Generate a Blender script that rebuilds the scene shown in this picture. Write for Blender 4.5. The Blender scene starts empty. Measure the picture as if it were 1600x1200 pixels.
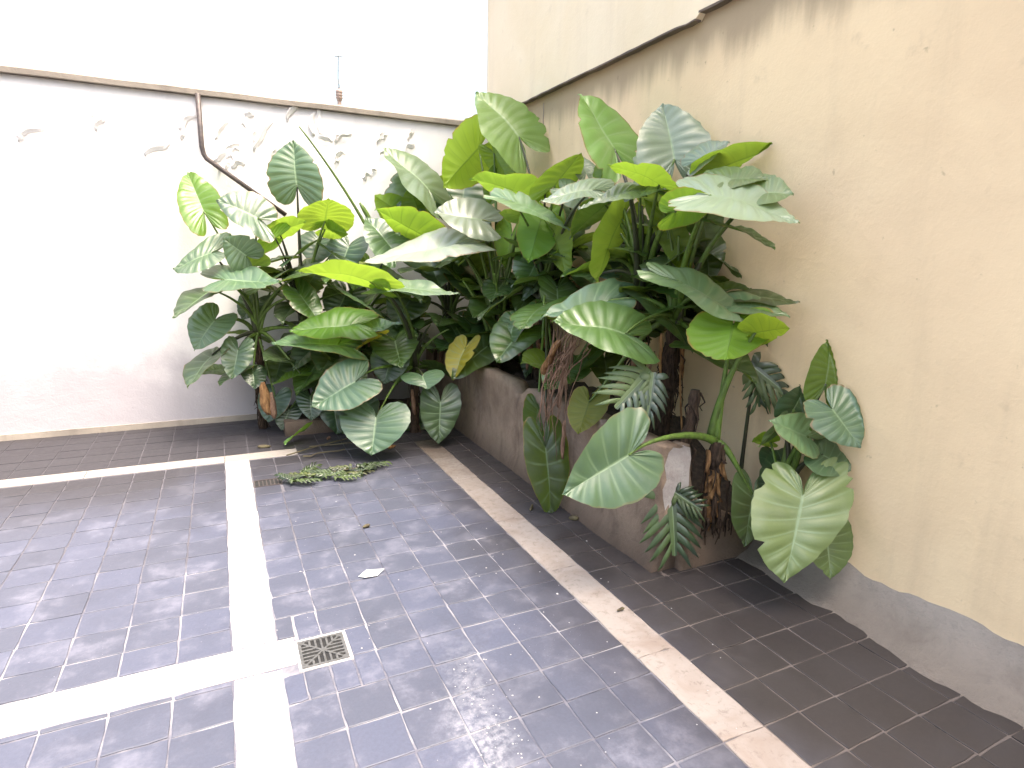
import bpy, bmesh, math, random
from mathutils import Vector, Matrix, noise
S = bpy.context.scene
COL = S.collection
R_ = random.Random(7)

# ------------------------------------------------------------------ camera, sky, sun, exposure
CAM_ROT = ((0.903977,0.068857,-0.422000),(-0.427087,0.192800,-0.883417),(0.020532,0.978819,0.203695))
CAM_LENS = 21.4418
cam_d = bpy.data.cameras.new('camera'); cam = bpy.data.objects.new('camera', cam_d); COL.objects.link(cam)
cam.matrix_world = Matrix.Translation((0, 0, 1.65)) @ Matrix(CAM_ROT).to_4x4()
cam_d.sensor_width = 36; cam_d.lens = CAM_LENS; cam_d.clip_start = .05; cam_d.clip_end = 500
S.camera = cam
SUN_EL, SUN_AZ = 70, 142           # degrees; azimuth of the sun measured clockwise from +Y
world = bpy.data.worlds.new('World'); S.world = world; world.use_nodes = True
wn = world.node_tree.nodes; wl = world.node_tree.links
bg = wn['Background']; sky = wn.new('ShaderNodeTexSky'); sky.sky_type = 'NISHITA'; sky.sun_disc = False
sky.sun_elevation = math.radians(SUN_EL); sky.sun_rotation = math.radians(SUN_AZ)
sky.air_density = 1.6; sky.dust_density = 10.0; sky.ozone_density = 1.0
wl.new(sky.outputs[0], bg.inputs[0]); bg.inputs[1].default_value = .15
sun_d = bpy.data.lights.new('sun', 'SUN'); sun_d.energy = .85; sun_d.angle = math.radians(15); sun_d.color = (1, .96, .9)
sun = bpy.data.objects.new('sun', sun_d); COL.objects.link(sun)
sd = Vector((math.sin(math.radians(SUN_AZ)) * math.cos(math.radians(SUN_EL)), math.cos(math.radians(SUN_AZ)) * math.cos(math.radians(SUN_EL)), math.sin(math.radians(SUN_EL))))
sun.rotation_euler = sd.to_track_quat('Z', 'Y').to_euler()
S.view_settings.view_transform = 'Standard'; S.view_settings.look = 'None'
S.view_settings.exposure = 2.1; S.view_settings.gamma = 1; S.view_settings.use_curve_mapping = False
S.cycles.max_bounces = 8; S.cycles.transmission_bounces = 6; S.cycles.diffuse_bounces = 5

CROWN = {'A': [0.282, 6.05, 0.92], 'B': [0.701, 6.15, 0.987], 'C': [1.593, 5.45, 0.599], 'D': [2.28, 5.09, 0.819], 'E': [2.42, 4.485, 1.301], 'F': [2.42, 3.19, 1.467], 'G': [2.45, 2.865, 1.303], 'H': [2.36, 2.369, 0.701], 'K': [2.66, 2.16, 0.477], 'L': [1.244, 6.1, 0.882], 'M': [2.08, 5.9, 1.008]}
LEAVES = [
('B',[0.688,6.0,2.243],[-0.012,0.063,0.398],[-0.211,0.105,0.018],(0.055,0.11,0.06)),
('A',[0.334,5.8,1.93],[-0.31,0.069,0.15],[-0.037,-0.133,-0.159],(0.05,0.09,0.06)),
('A',[0.045,5.7,1.41],[0.403,-0.301,0.019],[-0.009,0.294,0.099],(0.085,0.16,0.095)),
('B',[0.904,5.9,1.932],[0.003,-0.242,0.183],[0.219,-0.108,-0.012],(0.1,0.22,0.02)),
('B',[0.467,5.85,1.77],[-0.204,-0.056,-0.077],[0.08,-0.008,0.133],(0.1,0.22,0.02)),
('B',[0.51,5.95,1.829],[0.21,-0.192,0.095],[0.037,0.102,-0.087],(0.085,0.19,0.025)),
('B',[0.917,6.0,1.868],[0.181,-0.207,-0.033],[0.027,0.09,-0.09],(0.085,0.19,0.025)),
('B',[0.895,6.2,1.754],[-0.084,-0.12,-0.203],[0.164,-0.083,-0.02],(0.03,0.075,0.05)),
('L',[1.461,5.7,1.706],[-0.182,0.211,0.294],[-0.181,-0.076,-0.076],(0.085,0.16,0.095)),
('L',[1.722,5.55,1.833],[-0.4,0.13,0.225],[0.008,-0.206,0.117],(0.1,0.22,0.02)),
('M',[1.873,5.9,2.271],[-0.331,0.311,0.417],[-0.199,-0.263,-0.14],(0.15,0.24,0.12)),
('M',[1.752,6.1,2.22],[0.124,0.14,0.375],[-0.204,0.102,0.02],(0.085,0.16,0.095)),
('M',[1.818,6.0,2.072],[-0.098,-0.016,0.221],[0.139,-0.057,0.04],(0.085,0.19,0.025)),
('D',[2.35,5.775,2.669],[-0.412,-0.065,-0.399],[-0.173,-0.036,0.185],(0.16,0.27,0.015)),
('D',[2.35,5.402,2.573],[0.063,-0.263,-0.272],[-0.042,0.186,-0.033],(0.1,0.22,0.02)),
('M',[2.304,6.1,2.164],[0.112,0.149,0.388],[-0.224,0.112,0.021],(0.085,0.16,0.095)),
('D',[2.3,4.578,2.136],[-0.441,0.134,0.159],[-0.057,-0.218,0.07],(0.085,0.19,0.025)),
('E',[2.3,4.148,2.176],[0.127,-0.145,0.225],[0.148,-0.024,-0.011],(0.1,0.22,0.02)),
('E',[2.35,4.39,2.172],[-0.159,-0.051,-0.061],[-0.001,-0.08,0.078],(0.1,0.22,0.02)),
('E',[2.45,5.091,2.677],[-0.245,0.356,0.446],[-0.282,-0.189,-0.183],(0.15,0.28,0.07)),
('F',[2.45,3.623,2.372],[-0.111,0.26,0.409],[-0.263,-0.14,-0.098],(0.15,0.28,0.07)),
('F',[2.55,3.114,2.251],[0.002,0.15,0.36],[-0.199,0.087,-0.035],(0.24,0.31,0.25)),
('E',[2.55,4.129,2.283],[0.021,0.139,0.157],[-0.103,0.019,0.013],(0.16,0.22,0.16)),
('E',[2.1,3.318,2.058],[-0.358,-0.011,-0.052],[-0.084,-0.107,-0.065],(0.16,0.22,0.16)),
('F',[2.05,2.869,2.01],[-0.335,-0.03,-0.087],[-0.095,-0.101,-0.063],(0.16,0.22,0.16)),
('F',[2.15,2.9,2.019],[0.129,-0.111,0.033],[0.075,0.074,0.046],(0.16,0.22,0.16)),
('F',[2.2,2.8,2.054],[-0.296,0.053,0.108],[-0.067,-0.122,0.038],(0.1,0.22,0.02)),
('F',[2.4,3.645,2.252],[-0.105,-0.093,-0.131],[-0.05,0.048,0.002],(0.085,0.19,0.025)),
('F',[2.62,2.783,2.167],[0.246,-0.201,0.13],[0.156,0.094,-0.05],(0.1,0.22,0.02)),
('F',[2.5,2.853,2.211],[0.127,-0.093,0.108],[0.055,0.12,0.066],(0.16,0.22,0.16)),
('G',[2.4,2.542,2.069],[0.149,-0.185,-0.002],[0.111,0.096,0.073],(0.15,0.24,0.12)),
('G',[2.2,2.399,1.966],[0.221,-0.357,-0.107],[0.183,0.173,0.121],(0.24,0.31,0.22)),
('F',[2.15,2.587,1.899],[0.119,-0.161,0.04],[0.046,0.055,-0.087],(0.1,0.22,0.02)),
('F',[2.4,3.413,1.908],[-0.261,-0.081,-0.4],[-0.216,-0.138,0.023],(0.1,0.17,0.018)),
('G',[2.4,2.977,1.914],[0.032,-0.216,-0.381],[-0.064,0.056,-0.029],(0.1,0.17,0.018)),
('G',[2.6,2.871,1.882],[-0.03,-0.079,-0.159],[0.12,-0.017,0.019],(0.028,0.07,0.03)),
('G',[2.65,2.885,1.725],[-0.023,-0.092,-0.2],[0.105,-0.015,0.018],(0.028,0.07,0.03)),
('F',[2.65,3.783,1.765],[-0.016,-0.112,-0.271],[0.122,-0.02,0.003],(0.03,0.075,0.05)),
('E',[2.55,4.246,2.001],[-0.06,0.026,-0.255],[0.134,-0.068,-0.016],(0.16,0.22,0.16)),
('E',[2.0,4.219,2.046],[0.326,-0.311,-0.185],[0.105,0.122,0.061],(0.15,0.24,0.12)),
('E',[2.25,4.261,1.926],[-0.153,-0.114,-0.321],[-0.122,0.122,0.028],(0.085,0.19,0.025)),
('E',[2.3,4.133,1.829],[0.03,-0.199,-0.31],[-0.004,0.181,-0.032],(0.085,0.19,0.025)),
('D',[1.85,5.049,1.751],[-0.799,0.121,-0.149],[-0.122,-0.25,-0.118],(0.3,0.33,0.27)),  # near-white base colour stands in for sky glare on this leaf
('D',[1.9,5.919,1.607],[-0.001,-0.278,-0.225],[0.307,-0.153,-0.03],(0.085,0.16,0.095)),
('D',[2.1,5.087,1.954],[-0.399,0.095,0.077],[-0.095,-0.175,-0.156],(0.28,0.32,0.26)),
('D',[2.15,5.392,1.929],[0.206,-0.183,0.125],[0.079,0.134,0.09],(0.16,0.22,0.16)),
('D',[2.15,5.724,1.736],[0.291,-0.232,0.09],[0.037,0.167,-0.081],(0.085,0.19,0.025)),
('D',[2.3,5.597,1.745],[-0.016,-0.176,-0.304],[-0.117,0.101,-0.026],(0.028,0.07,0.03)),
('D',[2.4,5.09,1.856],[-0.116,-0.129,-0.308],[-0.112,0.11,0.021],(0.085,0.19,0.025)),
('C',[1.043,4.75,1.444],[-0.499,0.154,0.125],[-0.006,-0.207,0.088],(0.1,0.22,0.02)),
('C',[1.102,4.75,1.424],[0.083,-0.104,-0.034],[-0.002,0.122,-0.053],(0.085,0.19,0.025)),
('C',[1.224,4.8,1.402],[0.445,-0.331,-0.023],[0.044,0.107,0.04],(0.15,0.24,0.12)),
('L',[0.99,5.3,1.051],[-0.492,0.115,-0.031],[-0.079,-0.254,-0.085],(0.085,0.19,0.025)),
('L',[0.885,5.35,0.872],[-0.521,0.152,0.072],[-0.033,-0.295,-0.074],(0.085,0.16,0.095)),
('C',[1.13,5.4,0.997],[0.261,-0.213,0.105],[0.005,0.15,0.032],(0.085,0.16,0.095)),
('C',[0.945,4.95,0.624],[-0.354,-0.006,-0.172],[0.064,-0.156,-0.142],(0.085,0.16,0.095)),
('C',[1.088,4.85,0.333],[-0.084,-0.156,-0.261],[0.242,-0.117,-0.005],(0.085,0.16,0.095)),
('C',[1.674,4.95,0.397],[-0.051,-0.112,-0.347],[0.169,-0.025,-0.003],(0.06,0.11,0.06)),
('C',[1.529,5.0,0.625],[0.004,-0.132,-0.075],[0.161,-0.072,0.02],(0.085,0.16,0.095)),
('A',[0.106,5.8,0.804],[-0.069,-0.135,-0.238],[0.122,-0.017,-0.02],(0.085,0.16,0.095)),
('A',[0.217,5.9,0.591],[0.001,-0.145,-0.136],[0.106,-0.016,-0.021],(0.03,0.075,0.05)),
('A',[0.607,5.7,0.579],[-0.253,-0.007,-0.064],[-0.039,-0.129,-0.028],(0.085,0.19,0.025)),
('L',[0.686,5.75,0.348],[-0.021,-0.145,-0.181],[0.119,-0.045,-0.012],(0.03,0.075,0.05)),
('L',[0.509,5.9,0.207],[-0.086,-0.109,-0.161],[0.111,-0.018,-0.024],(0.03,0.075,0.05)),
('L',[0.887,5.75,0.332],[0.003,-0.189,-0.322],[0.172,-0.027,-0.027],(0.03,0.075,0.05)),
('C',[1.58,5.6,0.118],[-0.048,-0.153,-0.273],[0.156,-0.078,-0.015],(0.028,0.07,0.03)),
('L',[0.745,5.9,0.589],[-0.135,-0.094,-0.198],[0.15,-0.078,-0.026],(0.028,0.07,0.03)),
('M',[1.426,5.95,0.638],[0.072,-0.2,-0.226],[0.17,-0.088,-0.027],(0.028,0.07,0.03)),
('L',[0.483,6.1,0.663],[-0.09,-0.121,-0.218],[0.141,-0.073,-0.027],(0.028,0.07,0.03)),
('G',[2.1,3.084,1.405],[-0.416,0.071,-0.064],[-0.145,-0.18,-0.082],(0.085,0.16,0.095)),
('G',[1.98,2.726,1.252],[-0.407,0.077,0.082],[-0.075,-0.172,-0.12],(0.09,0.19,0.06)),
('H',[1.74,2.312,0.719],[-0.341,0.013,-0.157],[0.038,-0.071,-0.179],(0.085,0.16,0.095)),
('E',[1.86,3.366,0.426],[-0.003,-0.157,-0.443],[0.143,-0.021,0.007],(0.022,0.05,0.026)),
('E',[2.0,3.752,0.583],[-0.058,-0.088,-0.255],[0.107,-0.016,0.004],(0.028,0.07,0.03)),
('G',[2.0,3.087,0.789],[-0.097,-0.054,-0.187],[-0.086,0.081,-0.003],(0.1,0.11,0.01)),
('G',[2.4,3.527,0.969],[-0.023,-0.093,-0.208],[0.125,-0.023,-0.012],(0.028,0.07,0.03)),
('H',[2.5,2.219,0.435],[-0.088,-0.073,-0.253],[0.124,-0.027,-0.024],(0.09,0.15,0.06)),
('K',[2.46,1.888,0.556],[-0.187,-0.126,-0.346],[0.212,-0.096,0.023],(0.2,0.28,0.11)),
('K',[2.6,2.008,0.804],[-0.202,0.061,0.093],[-0.118,-0.066,-0.058],(0.15,0.24,0.12)),
('K',[2.65,2.27,0.696],[-0.132,0.011,0.019],[-0.066,-0.059,0.067],(0.085,0.19,0.025)),
('K',[2.7,2.277,0.608],[-0.036,-0.028,-0.097],[0.097,-0.021,-0.013],(0.03,0.075,0.05)),
('G',[2.15,2.506,1.538],[0.287,-0.321,-0.211],[0.128,0.093,0.04],(0.15,0.24,0.12)),
('G',[2.5,2.653,1.485],[0.125,-0.164,0.037],[0.073,0.066,0.032],(0.028,0.07,0.03)),
('G',[2.5,2.423,1.465],[0.189,-0.204,-0.004],[0.085,0.079,0.039],(0.04,0.07,0.03)),
('G',[2.4,2.364,1.427],[0.167,-0.199,-0.025],[0.092,0.083,0.04],(0.15,0.24,0.12)),
('H',[2.3,2.271,1.347],[-0.127,-0.092,-0.172],[-0.191,0.088,-0.014],(0.1,0.22,0.02)),
('H',[2.35,2.174,1.312],[0.071,-0.136,0.05],[0.1,0.058,-0.082],(0.13,0.24,0.015)),
('A',[0.222,5.75,1.613],[-0.172,0.002,0.143],[-0.087,0.014,-0.119],(0.085,0.16,0.095)),
('A',[0.287,5.85,1.531],[-0.227,0.013,0.077],[0.045,-0.056,0.11],(0.085,0.19,0.025)),
('B',[0.681,5.9,1.649],[-0.174,-0.057,-0.114],[0.12,-0.039,0.082],(0.03,0.075,0.05)),
('B',[0.962,5.9,1.655],[0.105,-0.193,-0.127],[0.133,-0.081,-0.078],(0.028,0.07,0.03)),
('L',[1.127,6.0,1.717],[-0.108,-0.06,-0.237],[0.162,-0.082,-0.02],(0.03,0.075,0.05)),
('L',[1.282,5.9,1.543],[-0.171,-0.079,-0.205],[0.149,-0.084,-0.056],(0.085,0.19,0.025)),
('B',[0.826,6.0,1.477],[-0.162,-0.085,-0.212],[0.136,-0.078,-0.055],(0.028,0.07,0.03)),
('L',[1.082,6.0,1.268],[-0.144,-0.098,-0.232],[0.163,-0.088,-0.044],(0.03,0.075,0.05)),
('M',[1.621,6.1,2.068],[-0.212,0.02,0.14],[0.087,-0.016,0.113],(0.085,0.19,0.025)),
('M',[1.652,5.8,1.215],[-0.18,-0.074,-0.205],[0.153,-0.086,-0.057],(0.028,0.07,0.03)),
('A',[0.291,6.1,1.209],[-0.13,-0.033,-0.17],[0.114,-0.064,-0.043],(0.03,0.075,0.05)),
('A',[0.393,5.9,0.339],[-0.083,-0.067,-0.22],[0.127,-0.065,-0.02],(0.03,0.075,0.05)),
('L',[1.091,5.6,0.226],[-0.11,-0.068,-0.279],[0.16,-0.082,-0.026],(0.028,0.07,0.03)),
('C',[1.328,5.3,0.745],[-0.079,-0.068,-0.214],[0.142,-0.074,-0.025],(0.03,0.075,0.05)),
('E',[2.3,3.974,2.116],[0.101,-0.193,-0.139],[0.111,0.085,0.077],(0.16,0.22,0.16)),
('F',[2.55,3.346,1.839],[-0.141,-0.042,-0.227],[0.119,-0.023,-0.017],(0.085,0.19,0.025)),
('F',[2.6,3.52,2.221],[0.13,-0.091,0.121],[0.017,0.118,0.089],(0.15,0.24,0.12)),
('E',[2.45,5.359,2.38],[-0.172,-0.036,-0.267],[0.158,-0.028,-0.026],(0.085,0.19,0.025)),
('D',[2.2,6.237,2.295],[-0.243,-0.002,-0.267],[-0.154,0.003,0.081],(0.085,0.19,0.025)),
('G',[2.45,2.337,1.991],[0.072,-0.149,-0.008],[0.106,0.093,0.084],(0.15,0.24,0.12)),
('K',[2.7,2.206,0.564],[-0.128,-0.006,-0.144],[0.12,-0.03,-0.043],(0.03,0.075,0.05)),
('K',[2.72,2.205,0.885],[0.094,0.008,0.131],[-0.102,0.025,0.032],(0.03,0.075,0.05)),
('K',[2.6,1.844,0.367],[-0.058,-0.107,-0.189],[0.147,-0.032,-0.02],(0.1,0.18,0.06)),
('K',[2.66,2.209,0.837],[-0.157,-0.013,-0.137],[0.155,0.028,0.028],(0.15,0.24,0.12)),
('K',[2.66,1.959,0.718],[0.079,-0.108,-0.059],[0.127,0.056,0.057],(0.085,0.16,0.095)),
('A',[-0.047,5.9,1.633],[-0.298,-0.002,-0.137],[-0.049,-0.109,-0.142],(0.085,0.16,0.095)),
('A',[-0.062,5.85,1.066],[-0.187,-0.077,-0.231],[0.125,-0.109,-0.058],(0.085,0.16,0.095)),
('A',[-0.083,6.1,1.984],[-0.118,0.257,0.379],[-0.155,0.0,-0.062],(0.085,0.19,0.025)),
('K',[2.65,1.932,0.956],[0.067,-0.127,-0.165],[0.134,-0.009,0.061],(0.085,0.16,0.095)),
('K',[2.7,2.021,1.062],[0.089,0.063,0.214],[-0.12,0.027,0.023],(0.085,0.19,0.025)),
]


# ------------------------------------------------------------------ material helpers
class NT:
    def __init__(s, name):
        s.m = bpy.data.materials.new(name); s.m.use_nodes = True; s.t = s.m.node_tree; s.n = s.t.nodes; s.l = s.t.links
        s.n.clear(); s.out = s.n.new('ShaderNodeOutputMaterial')
    def add(s, typ, **kw):
        n = s.n.new('ShaderNode' + typ)
        for k, v in kw.items(): setattr(n, k, v)
        return n
    def put(s, sock, v):
        if v is None: return
        if hasattr(v, 'is_output'): s.l.new(v, sock)
        elif isinstance(v, tuple) and len(v) == 3 and sock.type == 'RGBA': sock.default_value = (*v, 1)
        else: sock.default_value = v
    def noise(s, scale, detail=4, rough=.55, vec=None, dist=0):
        n = s.add('TexNoise'); n.inputs['Scale'].default_value = scale; n.inputs['Detail'].default_value = detail
        n.inputs['Roughness'].default_value = rough; n.inputs['Distortion'].default_value = dist
        if vec is not None: s.l.new(vec, n.inputs['Vector'])
        return n.outputs[0]
    def ramp(s, v, lo, hi, a=0., b=1., smooth=True):
        n = s.add('MapRange'); n.interpolation_type = 'SMOOTHSTEP' if smooth else 'LINEAR'
        s.put(n.inputs[0], v); n.inputs[1].default_value = lo; n.inputs[2].default_value = hi; n.inputs[3].default_value = a; n.inputs[4].default_value = b
        return n.outputs[0]
    def math(s, op, a, b=None):
        n = s.add('Math', operation=op); s.put(n.inputs[0], a); s.put(n.inputs[1], b); return n.outputs[0]
    def mix(s, f, a, b, mode='MIX'):
        n = s.add('Mix', data_type='RGBA', blend_type=mode); s.put(n.inputs[0], f); s.put(n.inputs[6], a); s.put(n.inputs[7], b); return n.outputs[2]
    def pos(s):
        return s.add('NewGeometry').outputs['Position']
    def scalevec(s, v, xyz):
        n = s.add('Mapping'); s.l.new(v, n.inputs[0]); n.inputs['Scale'].default_value = xyz; return n.outputs[0]
    def sep(s, v):
        n = s.add('SeparateXYZ'); s.l.new(v, n.inputs[0]); return n.outputs
    def bump(s, h, strength=.3, dist=.01):
        n = s.add('Bump'); n.inputs['Strength'].default_value = strength; n.inputs['Distance'].default_value = dist; s.l.new(h, n.inputs['Height']); return n.outputs[0]
    def bsdf(s, color, rough=.8, spec=.5, normal=None):
        b = s.add('BsdfPrincipled'); s.put(b.inputs['Base Color'], color); s.put(b.inputs['Roughness'], rough)
        b.inputs['Specular IOR Level'].default_value = spec
        if normal is not None: s.l.new(normal, b.inputs['Normal'])
        return b.outputs[0]
    def done(s, sh):
        s.l.new(sh, s.out.inputs[0]); return s.m

def leaf_material():
    t = NT('leaf_blade'); geo = t.add('NewGeometry'); oi = t.add('ObjectInfo'); uv = t.add('UVMap').outputs[0]
    u, v, _ = t.sep(uv)
    fr = t.math('FRACT', u); d = t.math('ABSOLUTE', t.math('SUBTRACT', fr, .5)); d = t.math('SUBTRACT', .5, d)   # distance to vein
    vein = t.ramp(d, .02, .10, 1, 0); vein = t.math('MULTIPLY', vein, t.ramp(v, .55, 1.0, 1, .25))
    mid = t.ramp(v, .015, .05, 1, 0); vein = t.math('MULTIPLY', vein, t.math('ADD', .2, t.math('MULTIPLY', t.math('FRACT', t.math('MULTIPLY', oi.outputs['Random'], 7.3)), .6))); vein = t.math('MAXIMUM', vein, mid)
    obj = t.add('TexCoord').outputs['Object']
    nz = t.noise(7, 4, .6, obj); nz2 = t.noise(42, 3, .6, obj)
    base = oi.outputs['Color']
    hsv = t.add('HueSaturation'); t.put(hsv.inputs['Value'], t.math('ADD', t.math('MULTIPLY', oi.outputs['Random'], .5), .75)); t.put(hsv.inputs['Hue'], t.math('ADD', t.math('MULTIPLY', oi.outputs['Random'], .03), .485)); t.l.new(base, hsv.inputs['Color'])
    base = hsv.outputs[0]
    col = t.mix(t.ramp(nz, .35, .7, .25, 0), base, t.mix(.6, base, (.12, .2, .03)))
    col = t.mix(t.ramp(nz2, .66, .80, 0, .3), col, (.12, .12, .05))
    edge = t.math('MULTIPLY', t.ramp(t.math('ADD', v, t.math('MULTIPLY', t.noise(11, 4, .7, obj), .22)), 1.06, 1.10), t.ramp(oi.outputs['Random'], .35, .6))
    col = t.mix(t.math('MULTIPLY', edge, .85), col, (.16, .10, .04))
    topc = t.mix(t.math('MULTIPLY', vein, .58), col, (.26, .36, .20))
    topc = t.mix(t.ramp(nz, .56, .72, 0, .10), topc, (.30, .33, .28))          # dust film
    under = t.mix(1, col, (1.9, 1.75, 1.1), 'MULTIPLY'); under = t.mix(t.math('MULTIPLY', vein, .35), under, (.08, .13, .02))
    c = t.mix(geo.outputs['Backfacing'], topc, under)
    bh = t.math('ADD', t.math('MULTIPLY', vein, .5), t.math('MULTIPLY', t.noise(60, 3, .6, obj), .7))
    bn = t.bump(bh, .35, .004)
    rough = t.math('MAXIMUM', t.ramp(nz, .3, .7, .28, .46), t.math('MULTIPLY', geo.outputs['Backfacing'], .6))
    p = t.bsdf(c, rough, .75, bn)
    tr = t.add('BsdfTranslucent'); t.put(tr.inputs[0], t.mix(t.math('MULTIPLY', vein, .55), t.mix(.62, t.mix(1, col, (2.8, 2.6, 1.2), 'MULTIPLY'), (.36, .50, .05)), (.10, .22, .02)))
    m = t.add('MixShader'); t.put(m.inputs[0], oi.outputs['Alpha']); t.l.new(p, m.inputs[1]); t.l.new(tr.outputs[0], m.inputs[2])
    return t.done(m.outputs[0])

def stalk_material(name, c1, c2, rough=.45, stretch=8.0):
    t = NT(name); oi = t.add('ObjectInfo'); p = t.pos()
    n = t.noise(9, 5, .6, t.scalevec(p, (4, 4, 1)))
    c = t.mix(t.ramp(n, .35, .7), c1, c2); c = t.mix(t.math('MULTIPLY', oi.outputs['Random'], .45), c, c2)
    return t.done(t.bsdf(c, rough, .4, t.bump(t.noise(60, 3, .6, t.scalevec(p, (1, 1, .2))), .4, .004)))

def fibre_material(name, c1, c2):
    t = NT(name); oi = t.add('ObjectInfo'); p = t.pos()
    n = t.noise(30, 6, .65, t.scalevec(p, (2, 2, .35)))
    c = t.mix(t.ramp(n, .3, .7), c1, c2)
    return t.done(t.bsdf(c, .9, .2, t.bump(t.noise(90, 5, .7, t.scalevec(p, (2, 2, .3))), .9, .02)))

def tile_material(name, base, dust, brown, dustamt=(.47, .72), grime=None):
    t = NT(name); oi = t.add('ObjectInfo'); p = t.pos(); x, y, z = t.sep(p)
    big = t.noise(1.1, 5, .62, p, .4); med = t.noise(4, 8, .74, p, .1); fine = t.noise(70, 4, .7, p)
    v = t.math('ADD', t.math('MULTIPLY', oi.outputs['Random'], .24), .88)
    c = t.mix(1, base, t.add('CombineXYZ').outputs[0], 'MIX') if False else base
    hs = t.add('HueSaturation'); t.put(hs.inputs['Color'], base); t.put(hs.inputs['Value'], v); t.put(hs.inputs['Saturation'], t.math('ADD', .92, t.math('MULTIPLY', oi.outputs['Random'], .16)))
    c = hs.outputs[0]
    c = t.mix(t.ramp(fine, .3, .75, 0, .35), c, tuple(q * .62 for q in base))
    c = t.mix(t.math('MULTIPLY', t.ramp(med, dustamt[0], dustamt[1]), .55), c, dust)
    c = t.mix(t.ramp(t.math('MULTIPLY', t.ramp(big, .42, .62), t.ramp(fine, .62, .72)), .2, .9, 0, .8), c, tuple(min(.8, q * 1.6) for q in dust))
    dx = t.math('ABSOLUTE', t.math('SUBTRACT', t.math('ADD', x, t.math('MULTIPLY', med, .35)), t.math('ADD', .62, t.math('MULTIPLY', y, .17))))
    eff = t.math('MULTIPLY', t.ramp(dx, .01, .14, 1, 0), t.math('MULTIPLY', t.ramp(y, 2.35, 1.9), t.ramp(t.noise(30, 6, .72, p), .36, .66)))
    c = t.mix(t.math('MULTIPLY', eff, .5), c, (.42, .42, .46))
    damp_or_shade = t.ramp(t.noise(1.7, 5, .65, p, .3), .50, .64); c = t.mix(t.math('MULTIPLY', damp_or_shade, .35), c, tuple(q * .6 for q in base))
    # brown soil washed out of the planter
    near = t.math('ADD', t.math('MULTIPLY', big, .9), t.math('MULTIPLY', x, 1))
    c = t.mix(t.ramp(near, 1.45, 2.35, 0, .92), c, brown)
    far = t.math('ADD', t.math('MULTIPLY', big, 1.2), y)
    c = t.mix(t.ramp(far, 4.5, 5.7, 0, .9), c, (.030, .027, .030))  # far floor: darker paving plus the plants' shade, painted into the colour
    r = t.ramp(med, .3, .75, .42, .68)
    return t.done(t.bsdf(c, r, .45, t.bump(t.math('ADD', t.math('MULTIPLY', fine, .4), t.math('MULTIPLY', med, .6)), .3, .006)))

def grout_material():
    t = NT('grout'); p = t.pos(); x, y, z = t.sep(p)
    n = t.noise(2.2, 5, .6, p, .3); f = t.noise(40, 4, .7, p)
    c = t.mix(t.ramp(n, .40, .58), (.11, .11, .14), (.27, .265, .29)); c = t.mix(t.ramp(f, .4, .8, 0, .4), c, (.25, .23, .23))
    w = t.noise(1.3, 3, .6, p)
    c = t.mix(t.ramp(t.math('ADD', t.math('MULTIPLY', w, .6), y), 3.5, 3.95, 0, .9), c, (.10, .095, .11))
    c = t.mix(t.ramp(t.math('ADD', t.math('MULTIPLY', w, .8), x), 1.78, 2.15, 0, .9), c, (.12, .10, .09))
    return t.done(t.bsdf(c, .9, .2, t.bump(f, .6, .006)))

def marble_material(name, base, warm, dirt, amt):
    t = NT(name); p = t.pos(); x, y, z = t.sep(p); oi = t.add('ObjectInfo')
    n = t.noise(3, 6, .65, p, 1.2); f = t.noise(26, 5, .7, p, .4); g = t.noise(120, 2, .6, p)
    c = t.mix(t.ramp(n, .38, .68), base, warm); c = t.mix(t.ramp(f, .52, .74, 0, amt), c, dirt)
    c = t.mix(t.ramp(g, .68, .8, 0, amt), c, tuple(q * .5 for q in dirt)); c = t.mix(t.math('MULTIPLY', oi.outputs['Random'], .25), c, warm)
    w = t.noise(1.5, 4, .6, p)
    c = t.mix(t.ramp(t.math('ADD', t.math('MULTIPLY', w, 1.4), y), 4.0, 5.9, 0, .85), c, tuple(q * .55 for q in dirt))
    return t.done(t.bsdf(c, t.ramp(f, .3, .7, .45, .7), .4, t.bump(f, .2, .004)))

def plaster_material(name, base, alt, stain, streak=.5, relief=.35, top=None, damp_or_shade=None):
    t = NT(name); p = t.pos(); x, y, z = t.sep(p)
    n = t.noise(1.3, 5, .6, p, .5); m = t.noise(6, 6, .62, p); f = t.noise(60, 5, .7, p)
    s = t.noise(2.6, 5, .6, t.scalevec(p, (1.6, 1.6, .16)), .2)
    c = t.mix(t.ramp(n, .35, .68), base, alt)
    c = t.mix(t.ramp(s, .52, .78, 0, streak), c, stain)
    c = t.mix(t.ramp(m, .60, .78, 0, streak * .8), c, tuple(q * .8 for q in stain))
    if damp_or_shade:     # plant shade painted on the wall foot, with a ragged upper edge
        dz = t.math('ADD', z, t.math('ADD', t.math('MULTIPLY', n, -.9), t.math('MULTIPLY', m, -.35))); c = t.mix(t.ramp(dz, -.25, .45, .8, 0), c, damp_or_shade)
    if top:      # grime bled down from the ledge above, in drips
        dz = t.math('ADD', z, t.math('MULTIPLY', s, .5)); c = t.mix(t.ramp(dz, top - .03, top + .20, 0, .75), c, tuple(q * .62 for q in stain))
        spots = t.noise(14, 3, .6, p); c = t.mix(t.math('MULTIPLY', t.ramp(spots, .68, .76), .4), c, tuple(q * .4 for q in stain))
    return t.done(t.bsdf(c, .85, .25, t.bump(t.math('ADD', t.math('MULTIPLY', m, .8), t.math('MULTIPLY', f, .3)), relief, .02)))

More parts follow.
